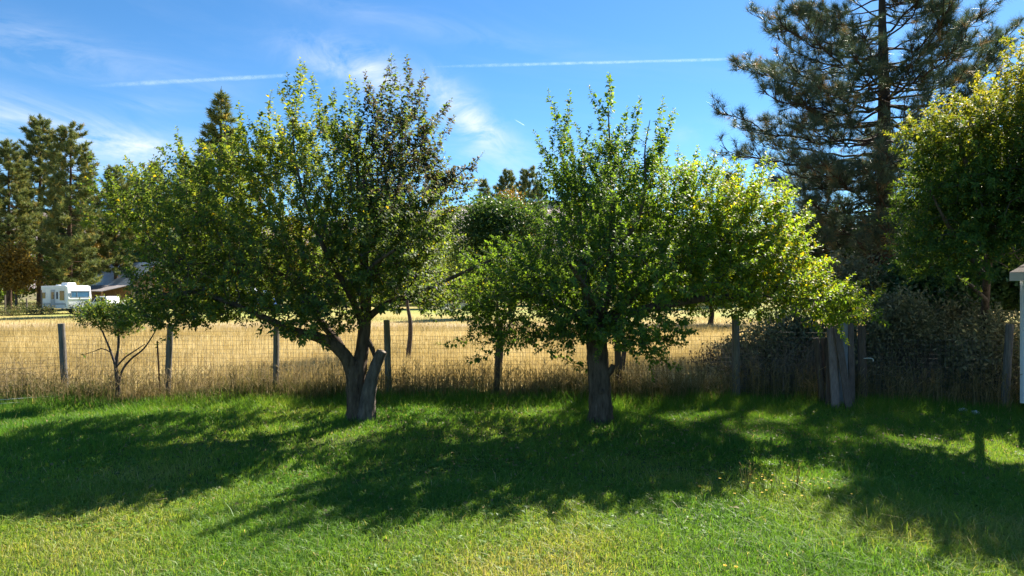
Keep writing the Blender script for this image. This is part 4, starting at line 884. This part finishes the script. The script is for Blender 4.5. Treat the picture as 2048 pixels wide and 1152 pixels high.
# ------------------------------------------------------------------ camper, barn and vehicles beyond the field
def wheel(parent, x, y, z, r, w, axis='y'):
    P = [(x, y-w/2, z), (x, y+w/2, z)]; t = obj('tyre', MB().tube(P, [r, r], 16).mesh('tyre', .02), M['tyre'], parent); obj('rim', MB().tube([(x, y-w/2-.012, z), (x, y+w/2+.012, z)], [r*.6, r*.6], 12).mesh('rim'), M['rim'], t)
def camper():
    d = 68.5; x = (159-1024)/FPX*d; root = thing('camper_trailer', 'white travel trailer with a blue front window parked by the pines', 'camper', (x, d, 0), R(64)); L, Wd = 4.4, 2.35
    # local x runs across the front (the front faces -y), the long side faces -x
    prof = [(0, .55), (0, 1.1), (-.12, 1.5), (.10, 2.75), (.5, 2.86), (L, 2.80), (L, .75), (L-.3, .55)]
    V = [(0-Wd/2, p[0], p[1]) for p in prof]+[(Wd/2, p[0], p[1]) for p in prof]; n = len(prof); F = [tuple(range(n))[::-1], tuple(range(n, 2*n))]+[(i, (i+1) % n, (i+1) % n+n, i+n) for i in range(n)]
    obj('body', MB().add(V, F).mesh('body', .04), M['white'], root)
    fw = obj('window', MB().box((0.02, -.075, 1.98), (1.75, .05, .56)).mesh('window', .01), M['blueglass'], root, label='wide blue tinted front window')
    fr = MB(); fr.box((.02, -.10, 2.29), (1.95, .06, .05)).box((.02, -.09, 1.68), (1.85, .05, .04)).box((-.88, -.09, 1.98), (.04, .05, .56)).box((.92, -.09, 1.98), (.04, .05, .56)).box((-.3, -.1, 1.98), (.03, .04, .56)); obj('frame', fr.mesh('frame'), M['greyband'], fw)
    obj('roof_unit', MB().box((-.1, 1.6, 3.0), (.95, 1.1, .30), taper=.85).mesh('roof_unit', .06), M['white'], root); obj('roof_vent', MB().box((.2, 3.6, 2.88), (.5, .5, .12)).mesh('roof_vent', .03), M['offwhite'], root)
    obj('side_panel', MB().box((-Wd/2-.008, L/2+.1, 1.65), (.02, L-.5, 2.0)).mesh('side_panel'), M['offwhite'], root); obj('stripe', MB().box((-Wd/2-.022, L/2+.1, 1.0), (.015, L-.45, .22)).mesh('stripe'), M['greyband'], root)
    dr = obj('door', MB().box((-Wd/2-.03, 2.35, 1.55), (.03, .72, 1.75)).mesh('door', .01), M['greyband'], root); obj('window', MB().box((-Wd/2-.05, 2.35, 1.85), (.02, .42, .7)).mesh('door_window'), M['glass'], dr)
    for yy, ww, hh in ((.85, .7, .95), (3.9, .55, .6), (1.65, .22, .7)): w = obj('window', MB().box((-Wd/2-.035, yy, 1.85), (.03, ww, hh)).mesh('side_window'), M['glass'], root); obj('frame', MB().box((-Wd/2-.05, yy, 1.85+hh/2+.02), (.03, ww+.08, .05)).mesh('frame'), M['offwhite'], w)
    obj('skirt', MB().box((0, -.03, .98), (Wd-.1, .1, .5)).mesh('skirt', .02), M['offwhite'], root)
    for s in (-1, 1): wh = obj('wheel', MB().box((s*(Wd/2-.18), 3.0, .55), (.1, .1, .1)).mesh('hub'), M['rim'], root); t = obj('tyre', MB().tube([(s*(Wd/2-.28), 3.0, .33), (s*(Wd/2-.06), 3.0, .33)], [.34, .34], 16).mesh('tyre'), M['tyre'], wh)
    ton = MB(); ton.tube([(-.7, .1, .55), (0, -1.3, .5)], [.05, .05], 6).tube([(.7, .1, .55), (0, -1.3, .5)], [.05, .05], 6).tube([(0, -1.25, .55), (0, -1.25, 0)], [.035, .04], 6); obj('hitch', ton.mesh('hitch'), M['greyband'], root)
    b = thing('pale_crate', 'small pale block with a board on top in front of the camper', 'block', ((172-1024)/FPX*61, 61, 0)); obj('block', MB().box((0, 0, .3), (.7, .5, .6)).mesh('block', .02), M['concrete'], b); obj('lid', MB().box((.05, 0, .63), (1.1, .6, .06)).mesh('lid', .01), M['white'], b)
    for lab, px, d2, h in (('short pale post left of the camper', 53, 66, 1.6), ('taller pale post nearest the camper', 83, 68, 2.4), ('pale post at the far left of the field edge', 10, 68, 1.9)):
        V, F = tube([((px-1024)/FPX*d2, d2, -.2), ((px-1024)/FPX*d2+.02, d2, h*.5), ((px-1024)/FPX*d2, d2, h)], [.07, .07, .065], 8); me = MB().add(V, F); k = len(me.v); me.f.append(tuple(range(k-8, k))); tag(obj('wooden_post', me.mesh('post'), M['cutwood']), lab, 'post', 'pale posts near the camper')
camper()
def barn():
    d = 84.0; x = (312-1024)/FPX*d; root = thing('barn', 'old wooden barn with a blue grey metal roof behind the young tree', 'barn', (x, d, 0), R(60)); w, l = 6.2, 9.0
    # local: gable faces -y, roof slope faces -x
    obj('frame_wall', MB().box((0, l/2, 1.6), (w-.1, l-.1, 3.2)).mesh('frame_wall'), M['postdark'], root)
    rng = np.random.default_rng(4); nb = 26; bw = w/nb
    for k in range(nb):
        cx = -w/2+(k+.5)*bw; top = 3.2+(2.5)*(1-abs(cx)/(w/2))-.1; lo = rng.uniform(.05, .2); m = 'orange' if (k in (17, 18, 19) or rng.random() < .12) else rng.choice(['barnwood', 'barnwood2', 'barnwood2'])
        obj('board', MB().box((cx, -.03-rng.uniform(0, .025), (lo+top)/2), (bw*rng.uniform(.86, .97), .03, top-lo)).mesh('board'), M[m], root)
    for k in range(34):
        cy_ = (k+.5)*l/34; obj('board', MB().box((-w/2-.03-rng.uniform(0, .02), cy_, 1.62), (.03, l/34*.93, 3.1)).mesh('board'), M['barnwood'], root)
    obj('gable_core', MB().prism([(-w/2+.05, 3.19), (w/2-.05, 3.19), (0, 5.62)], .02, l-.02).mesh('gable_core'), M['postdark'], root)
    for s in (-1, 1):
        for k in range(14):
            y0 = -.5+k*(l+1)/14; y1 = y0+(l+1)/14-.012; x0, z0 = s*(w/2+.45), 2.95; obj('roof_sheet', MB().prism([(x0, z0), (0, 5.82), (0, 5.77), (x0, z0-.05)] if s < 0 else [(0, 5.82), (x0, z0), (x0, z0-.05), (0, 5.77)], y0, y1).mesh('sheet'), M['metalroof'], root)
    obj('lean_to_roof', MB().prism([(-w/2-3.6, 2.25), (-w/2-.30, 2.98), (-w/2-.30, 2.90), (-w/2-3.6, 2.17)], -.2, l).mesh('lean_to'), M['oldroof'], root)
    for yy in (.2, l/2, l-.3): obj('lean_to_post', MB().box((-w/2-3.3, yy, 1.1), (.16, .16, 2.16)).mesh('lean_to_post'), M['barnwood'], root)
    obj('door', MB().box((1.4, -.085, 1.15), (1.5, .04, 2.1)).mesh('barn_door'), M['orange'], root, label='orange brown barn door')
    t = thing('farm_wagon', 'faded red farm wagon in front of the barn', 'wagon', ((272-1024)/FPX*72, 72, 0), R(10))
    obj('bed', MB().box((0, 0, .85), (2.4, 1.2, .35)).mesh('bed', .03), M['red'], t)
    for sx in (-.8, .8):
        wh = obj('wheel', MB().tube([(sx, -.66, .38), (sx, -.56, .38)], [.38, .38], 14).mesh('wheel'), M['tyre'], t); obj('rim', MB().tube([(sx, -.68, .38), (sx, -.54, .38)], [.2, .2], 10).mesh('rim'), M['rim'], wh)
    obj('drawbar', MB().tube([(1.2, 0, .7), (2.3, 0, .45)], [.04, .04], 6).mesh('drawbar'), M['red'], t)
barn()
def car(label, loc, rz, paint, cab, name='parked_car', pick=False, grp='vehicles across the field'):
    t = thing(name, label, 'car' if not pick else 'truck', loc, rz, None); Wd = 1.75
    if pick: prof = [(-2.6, .5), (-2.6, 1.05), (-.35, 1.08), (-.2, 1.75), (.95, 1.75), (1.45, 1.15), (2.55, 1.0), (2.65, .5)]
    else: prof = [(-2.15, .40), (-2.2, .85), (-2.0, 1.0), (-1.75, 1.42), (-.2, 1.52), (.45, 1.45), (1.2, .98), (2.15, .82), (2.25, .42)]
    body = MB().prism(prof, -Wd/2, Wd/2).mesh('body', .06); obj('body', body, M[paint], t)
    def win(poly, y):
        b = MB(); b.prism(poly, y-.008, y+.008); return b.mesh('window')
    if pick: side = [[(-.15, 1.15), (-.05, 1.66), (.40, 1.66), (.40, 1.15)], [(.46, 1.15), (.46, 1.66), (.92, 1.66), (1.28, 1.15)]]
    else: side = [[(-1.7, 1.02), (-1.55, 1.36), (-.75, 1.42), (-.75, 1.02)], [(-.68, 1.02), (-.68, 1.43), (.0, 1.43), (.0, 1.02)], [(.06, 1.02), (.06, 1.43), (.42, 1.38), (.95, 1.02)]]
    for s in (-1, 1):
        for p in side: obj('window', win(p, s*(Wd/2+.004)), M['glass'], t)
        obj('headlight', MB().box((2.2 if not pick else 2.6, s*.62, .72 if not pick else .85), (.06, .3, .14)).mesh('headlight', .01), M['galv'], t)
    a, b = ((.55, 1.42), (1.14, 1.02)) if not pick else ((1.02, 1.68), (1.42, 1.2)); obj('windscreen', MB().add([(a[0]+.02, -.72, a[1]+.02), (b[0]+.02, -.78, b[1]+.02), (b[0]+.02, .78, b[1]+.02), (a[0]+.02, .72, a[1]+.02), (a[0], -.72, a[1]), (b[0], -.78, b[1]), (b[0], .78, b[1]), (a[0], .72, a[1])], [(0, 1, 2, 3), (7, 6, 5, 4), (0, 4, 5, 1), (1, 5, 6, 2), (2, 6, 7, 3), (3, 7, 4, 0)]).mesh('windscreen'), M['glass'], t)
    for xx in ((-1.35, 1.4) if not pick else (-1.7, 1.75)):
        for s in (-1, 1):
            w = obj('wheel', MB().tube([(xx, s*(Wd/2-.17), .33), (xx, s*(Wd/2+.03), .33)], [.34, .34], 16).mesh('wheel'), M['tyre'], t); obj('rim', MB().tube([(xx, s*(Wd/2-.1), .33), (xx, s*(Wd/2+.045), .33)], [.21, .21], 12).mesh('rim'), M['rim'], w)
    obj('bumper', MB().box((2.2 if not pick else 2.62, 0, .48), (.14, Wd-.1, .16)).mesh('bumper', .02), M['greyband'], t)
car('silver car parked in the gap between the two apple trees', ((924-1024)/FPX*72, 72, 0), R(180+18), 'silver', None)
car('white pickup truck parked right of the camper behind the young tree', ((222-1024)/FPX*70, 70, 0), R(170), 'white', None, 'pickup_truck', True)
def box_truck():
    t = thing('box_truck', 'blue and white truck glimpsed through the left apple tree', 'truck', ((500-1024)/FPX*78, 78, 0), R(8))
    obj('cargo_box', MB().box((-1.6, 0, 1.75), (4.6, 2.2, 2.0)).mesh('cargo_box', .03), M['offwhite'], t); c = MB().prism([(.75, .55), (.75, 2.3), (1.6, 2.3), (2.1, 1.5), (2.9, 1.35), (2.95, .55)], -1.0, 1.0).mesh('cab', .06); obj('cab', c, M['blue'], t)
    for s in (-1, 1): obj('window', MB().prism([(.95, 1.5), (.95, 2.1), (1.5, 2.1), (1.85, 1.5)], s*1.01-.01, s*1.01+.01).mesh('window'), M['glass'], t)
    obj('chassis', MB().box((-.5, 0, .62), (6.4, .9, .2)).mesh('chassis'), M['greyband'], t)
    for xx in (-2.6, 2.0):
        for s in (-1, 1): w = obj('wheel', MB().tube([(xx, s*.8, .42), (xx, s*1.04, .42)], [.42, .42], 16).mesh('wheel'), M['tyre'], t); obj('rim', MB().tube([(xx, s*.85, .42), (xx, s*1.055, .42)], [.24, .24], 10).mesh('rim'), M['rim'], w)
box_truck()

# ------------------------------------------------------------------ grass
def edge(x):
    """where the mown lawn meets the rough strip before the fence"""
    return 15.1+.5*(vnoise(np.asarray(x), np.zeros_like(np.asarray(x)), .5, 2)-.5)*2-np.clip((np.asarray(x)-6)*.22, 0, 1.2)
def lawn_grass():
    rng = np.random.default_rng(31)
    def zone(name, d0, d1, n, bent, wmul, parts=1):
        d = np.sqrt(rng.uniform(d0**2, d1**2, int(n*1.3))); x = rng.uniform(-1, 1, len(d))*(.80*d+1.6); keep = (d < edge(x)+.4) & ~((x > 10.3) & (d < 13.8)); bare = sum(a_*np.exp(-((x-bx)/rx)**2-((d-bd)/rd)**2) for bx, bd, rx, rd, a_ in ((-2.7, 11.6, 1.0, .5, .75), (.2, 14.6, 1.6, .4, .7), (1.5, 12.7, .8, .6, .6), (-1.0, 9.8, 1.1, .5, .5), (4.3, 12.2, 1.2, .4, .6), (-4.0, 6.4, 1.2, .4, .4), (.8, 6.1, .8, .3, .5))); keep &= rng.random(len(d)) < (.40+.8*vnoise(x, d, 1.7, 3))*(1-bare); d = d[keep][:n]; x = x[keep][:n]; k = len(d)
        h = .052+.075*vnoise(x, d, .9, 3)**1.4; h *= rng.uniform(.55, 1.35, k)
        # long lush patches: front right, the strip before the fence, round the trunks
        lush = np.exp(-(((x-4.3)/1.1)**2+((d-7.3)/1.3)**2)); h += .13*lush*rng.uniform(.4, 1.2, k)
        h += .20*np.clip((d-edge(x)+.8)/1.0, 0, 1)*rng.uniform(.1, 1.2, k)*(.4+1.2*vnoise(x, d, .9, 2))
        for tx, td in ((-2.96, 13.3), (1.66, 13.05)): h += .11*np.exp(-(((x-tx)**2+(d-td)**2)/.35))*rng.uniform(.3, 1.2, k)
        h *= np.where(rng.random(k) < .012, rng.uniform(1.3, 1.9, k), 1)
        w = (.0052+.00030*d)*rng.uniform(.7, 1.4, k)*wmul
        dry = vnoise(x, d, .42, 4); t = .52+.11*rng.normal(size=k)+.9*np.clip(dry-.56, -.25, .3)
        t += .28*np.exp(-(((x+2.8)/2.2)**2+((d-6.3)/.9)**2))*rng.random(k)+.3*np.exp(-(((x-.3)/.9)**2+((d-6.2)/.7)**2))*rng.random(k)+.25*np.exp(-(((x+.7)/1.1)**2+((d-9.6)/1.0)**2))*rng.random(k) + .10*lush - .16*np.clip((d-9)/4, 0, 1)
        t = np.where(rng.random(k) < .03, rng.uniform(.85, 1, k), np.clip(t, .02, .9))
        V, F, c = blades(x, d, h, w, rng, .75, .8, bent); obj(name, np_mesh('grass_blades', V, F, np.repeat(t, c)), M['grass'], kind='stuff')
    zone('grass', 4.6, 9.0, 230000, True, 1.0); zone('grass', 9.0, 16.2, 330000, False, 1.35)
    # broad low weeds in the lawn
    k = 2600; d = np.sqrt(rng.uniform(25, 120, k)); x = rng.uniform(-.8, .8, k)*d; nn = vnoise(x, d, .8, 3); sel = nn > .5; d, x = d[sel], x[sel]; m = 6; X = np.repeat(x, m)+rng.normal(0, .02, len(x)*m); Dd = np.repeat(d, m)+rng.normal(0, .02, len(x)*m); a = rng.uniform(0, 6.28, len(X))
    V, F = leaves(np.column_stack([X, Dd, gz(X, Dd)+.015]), np.column_stack([np.cos(a), np.sin(a), rng.uniform(.2, .9, len(X))]), np.tile([0, 0, 1.], (len(X), 1))+rng.normal(0, .2, (len(X), 3)), rng.uniform(.04, .085, len(X)), .5, rng)
    obj('lawn_weeds', np_mesh('lawn_weeds', V, F, np.repeat(np.clip(rng.normal(.42, .1, len(X)), 0, 1), 5)), M['grass'], kind='stuff')
def fallen_leaves():
    rng = np.random.default_rng(36); x = np.concatenate([rng.normal(c, s_, k) for c, s_, k in ((-3.6, 2.6, 1500), (1.8, 2.6, 1700), (8, 2.2, 500))]); d = np.concatenate([rng.normal(c, 2.0, k) for c, k in ((12.2, 1500), (11.6, 1700), (12, 500))]); ok = (d > 5) & (d < 15.2) & ~((x > 10.2) & (d < 13.9)); x, d = x[ok], d[ok]; n = len(x); a = rng.uniform(0, 6.28, n)
    V, F = leaves(np.column_stack([x, d, gz(x, d)+rng.uniform(.02, .075, n)]), np.column_stack([np.cos(a), np.sin(a), rng.normal(0, .3, n)]), np.tile([0, 0, 1.], (n, 1))+rng.normal(0, .4, (n, 3)), rng.uniform(.05, .09, n), .55, rng)
    obj('fallen_leaves', np_mesh('fallen_leaves', V, F, np.repeat(rng.uniform(.15, .62, n), 5)), M['weed'], kind='stuff')
lawn_grass(); fallen_leaves()
def field_grass():
    rng = np.random.default_rng(32)
    def zone(name, d0, d1, n, h0, h1, w, bent, spread=.82, tm=.5):
        d = np.sqrt(rng.uniform(d0**2, d1**2, n)); x = rng.uniform(-1, 1, n)*(spread*d+2); keep = ~((x > 6.0) & (d < 22)) & (rng.random(n) < .35+.9*vnoise(x, d, .5, 3)); d, x = d[keep], x[keep]; k = len(d)
        h = rng.uniform(h0, h1, k)*(.3+1.2*vnoise(x, d, .4, 3)); t = np.clip(rng.normal(tm, .2, k)+1.1*(vnoise(x, d, .22, 4)-.5), 0, 1)
        V, F, c = blades(x, d, h, w*rng.uniform(.7, 1.4, k), rng, .28, .6, bent); obj(name, np_mesh('field_blades', V, F, np.repeat(t, c)), M['hay'], kind='stuff')
    zone('field_grass', 16.6, 26, 90000, .30, .72, .0085, True); zone('field_grass', 26, 44, 90000, .25, .55, .016, False); zone('field_grass', 44, 60, 26000, .12, .3, .028, False)
    # rough strip: dry stalks, seed heads and green weeds along the fence
    n = 60000; x = rng.uniform(-14, 14.5, n); e = edge(x); d = e+np.abs(rng.normal(0, .9, n))+.05; keep = (rng.random(n) < .25+.9*vnoise(x, d, 1.1, 3)) & ~((x > 10.2) & (d < 13.9)); x, d = x[keep], d[keep]; k = len(x)
    f = np.clip((d-edge(x))/1.4, 0, 1); h = (.16+.42*f*rng.uniform(.35, 1.25, k))*(.25+1.5*vnoise(x, d, .7, 2)); t = np.clip(rng.normal(.22, .14, k)+.36*f*(.35+.9*vnoise(x+40, d, .45, 2)), 0, 1)
    V, F, c = blades(x, d, h, .0085*rng.uniform(.6, 1.4, k), rng, .3, .6, True); obj('tall_weeds', np_mesh('tall_weeds', V, F, np.repeat(t, c)), M['weed'], kind='stuff')
    A = Acc()
    for i in range(2600):       # branching dead stalks
        x0 = rng.uniform(-13, 13); y0 = float(edge(np.array([x0]))[0])+abs(rng.normal(.5, .7)); h = rng.uniform(.35, .95)
        if x0 > 10 and y0 < 14: continue
        b = np.array([x0, y0, -.02]); e_ = b+np.array([rng.normal(0, .08), rng.normal(0, .08), h]); V, F = tube([b, (b+e_)/2+rng.normal(0, .015, 3), e_], [.0045, .0035, .002], 3); A.add(V, F, rng.uniform(.5, 1))
        for q in range(4):
            g = rng.uniform(.5, .98); p = b+(e_-b)*g; V, F = tube([p, p+np.array([rng.normal(0, .06), rng.normal(0, .06), .09])], [.003, .0055], 3); A.add(V, F, rng.uniform(.4, 1))
    obj('dead_stalks', A.mesh('dead_stalks'), M['weed'], kind='stuff')
field_grass()
def low_bushes():
    rng = np.random.default_rng(71)
    labs = ['yellow green weedy bush at the foot of the leftmost fence post', 'dry tan weed clump between the steel post and the young tree', 'low green weed clump along the fence left of the left apple trunk']
    for i, (px, d, rx, h, tm, n) in enumerate(((168, 15.6, .65, .62, .28, 1500), (285, 15.6, .5, .45, .75, 900), (450, 15.7, 1.1, .5, .3, 1500))):
        x = (px-1024)/FPX*d; root = thing('weed_clump', labs[i], 'weeds', (x, d, 0), 0, 'weed clumps along the fence')
        a = rng.uniform(0, 6.28, n); r = np.sqrt(rng.random(n)); X = np.cos(a)*r*rx; Y = np.sin(a)*r*.35; hh = h*rng.uniform(.5, 1.1, n)*(1-.5*r**2); V, F, c = blades(X+x, Y+d, hh, .010*rng.uniform(.7, 1.5, n), rng, .5, .8, True); V = V-np.array([x, d, 0])
        obj('stems', np_mesh('weed_stems', V, F, np.repeat(np.clip(rng.normal(tm, .12, n), 0, 1), c)), M['weed'], root, kind='stuff')
low_bushes()

# ------------------------------------------------------------------ small things in the grass
def rock(label, px, d, r, seed):
    rng = np.random.default_rng(seed); n, m = 9, 14; th = np.linspace(0, math.pi, n); V = []
    for t in th:
        for k in range(m):
            p = 2*math.pi*k/m; q = np.array([math.sin(t)*math.cos(p), math.sin(t)*math.sin(p)*.8, math.cos(t)*.62]); V.append(q*r*(1+.22*(vnoise(np.array(q[0]*1.5+seed), np.array(q[1]*1.5+q[2]), 1.3, 2)-.5)*2))
    i, j = np.meshgrid(np.arange(n-1), np.arange(m), indexing='ij'); F = np.stack([i*m+j, (i+1)*m+j, (i+1)*m+(j+1) % m, i*m+(j+1) % m], -1).reshape(-1, 4)
    o = obj('rock', np_mesh('rock', V, F, smooth=True), M['rock']); x = (px-1024)/FPX*d; o.location = (x, d, float(gz(x, d))+r*.36); tag(o, label, 'rock', 'pale rocks in the shaded grass')
rock('larger white rock lying in the grass left of the shed', 1925, 14.1, .105, 3); rock('flat pale rock half sunk in the grass beside the white one', 1951, 13.9, .085, 5); rock('small tan rock at the edge of the brush near the shed post', 1934, 16.0, .07, 9)
def flowers():
    rng = np.random.default_rng(13); root = thing('wildflower_clump', 'clump of small yellow wildflowers with dry stalks in the sunny lawn', 'flowers', (W(1560, 0, 8.6)[0], 8.6, 0)); A = Acc(); S = Acc(); x0, y0 = root.location.x, root.location.y
    for k in range(90):
        x = rng.normal(0, .32); y = rng.normal(0, .22); h = rng.uniform(.10, .24); z = float(gz(x+x0, y+y0)); e = np.array([x+rng.normal(0, .03), y+rng.normal(0, .03), z+h]); V, F = tube([(x, y, z-.02), e], [.003, .002], 3); S.add(V, F, rng.uniform(.2, .5))
        if k < 34:
            m = 9; a = np.arange(m)*2*math.pi/m; B = np.repeat(e[None], m, 0); V, F = leaves(B, np.column_stack([np.cos(a), np.sin(a), np.full(m, .35)]), np.tile([0, 0, 1.], (m, 1)), np.full(m, .019), .7, rng, .1); A.add(V, F)
    for bx in (-.38, .25):
        for k in range(9): e = np.array([bx+rng.normal(0, .05), .1+rng.normal(0, .05), rng.uniform(.16, .38)]); V, F = tube([(bx, .1, 0), e, e+np.array([rng.normal(0, .02), 0, .05])], [.003, .003, .006], 3); S.add(V, F, rng.uniform(.6, 1))
    obj('petals', A.mesh('petals'), M['yellow'], root, kind='stuff'); obj('stems', S.mesh('stems'), M['weed'], root, kind='stuff')
    for lab, px, py in (('yellow dandelion at the bottom of the photo right of centre', 1449, 1140), ('second yellow dandelion just right of the bottom one', 1471, 1143), ('tiny yellow flower alone on the shaded lawn behind the wildflowers', 1533, 875)):
        d = CAM_H*FPX/(py+14-576); x = (px-1024)/FPX*d; z = float(gz(x, d)); t = thing('dandelion', lab, 'flower', (x, d, z), 0, 'single yellow flowers'); h = .11; S = MB().tube([(0, 0, -.01), (.005, 0, h)], [.003, .0025], 5); obj('stem', S.mesh('stem'), M['sapl'], t)
        m = 16; a = np.arange(m)*2.4; V, F = leaves(np.tile([.005, 0, h], (m, 1)), np.column_stack([np.cos(a), np.sin(a), .15+.5*(np.arange(m) % 2)]), np.tile([0, 0, 1.], (m, 1)), np.full(m, .022), .4, rng, .1); obj('petals', np_mesh('petals', V, F), M['yellow'], t, kind='stuff')
flowers()

# ------------------------------------------------------------------ contrails high above
def contrail(label, a, b, wpx, dist, amp, seed):
    m, N, o = newmat('contrail_ice'); tc = N.node('ShaderNodeTexCoord'); lw = N.node('ShaderNodeLayerWeight'); lw.inputs[0].default_value = .5
    f = N.m('POWER', N.m('SUBTRACT', 1.0, lw.outputs['Facing'], clamp=True), 2.2); nz = N.mapr(N.noise(tc.outputs['Object'], .012, 6, .65), .3, .65)
    at = N.node('ShaderNodeAttribute', attribute_name='tint'); al = N.m('MULTIPLY', N.m('MULTIPLY', f, nz), N.m('MULTIPLY', at.outputs['Fac'], amp))
    tr = N.node('ShaderNodeBsdfTransparent'); tl = N.node('ShaderNodeBsdfTranslucent'); tl.inputs[0].default_value = (1, 1, 1, 1); df = N.node('ShaderNodeBsdfDiffuse'); df.inputs[0].default_value = (1, 1, 1, 1); ad = N.node('ShaderNodeAddShader'); N.link(tl.outputs[0], ad.inputs[0]); N.link(df.outputs[0], ad.inputs[1])
    mx = N.node('ShaderNodeMixShader'); N.put(mx.inputs[0], al); N.link(tr.outputs[0], mx.inputs[1]); N.link(ad.outputs[0], mx.inputs[2]); N.link(mx.outputs[0], o.inputs[0])
    rng = np.random.default_rng(seed); p, q = W(*a, dist), W(*b, dist); n = 60; t = np.linspace(0, 1, n); P = p+(q-p)*t[:, None]; P[:, 2] += np.cumsum(rng.normal(0, .05*wpx, n))*dist/FPX*.25; r = wpx*.5*dist/FPX*(.75+.5*rng.random(n))*np.clip(np.minimum(t, 1-t)*8+.25, 0, 1)
    r = np.convolve(np.pad(r, 2, 'edge'), np.ones(5)/5, 'valid'); V, F = tube(P, r, 14); end = np.repeat(np.clip(np.minimum(t*3.5, (1-t)*5), 0, 1), 14); tag(obj('contrail', np_mesh('contrail', V, F, end, True), m), label, 'contrail', 'aircraft contrails in the sky')
contrail('long white contrail streak in the sky left of the left apple tree', (170, 173), (620, 148), 11, 9000, .045, 1); contrail('thin straight white contrail between the left apple tree top and the pine', (845, 134), (1560, 116), 8, 9000, .045, 2); contrail('tiny short diagonal contrail above the right apple tree', (1028, 238), (1051, 252), 2.2, 9500, .10, 3)
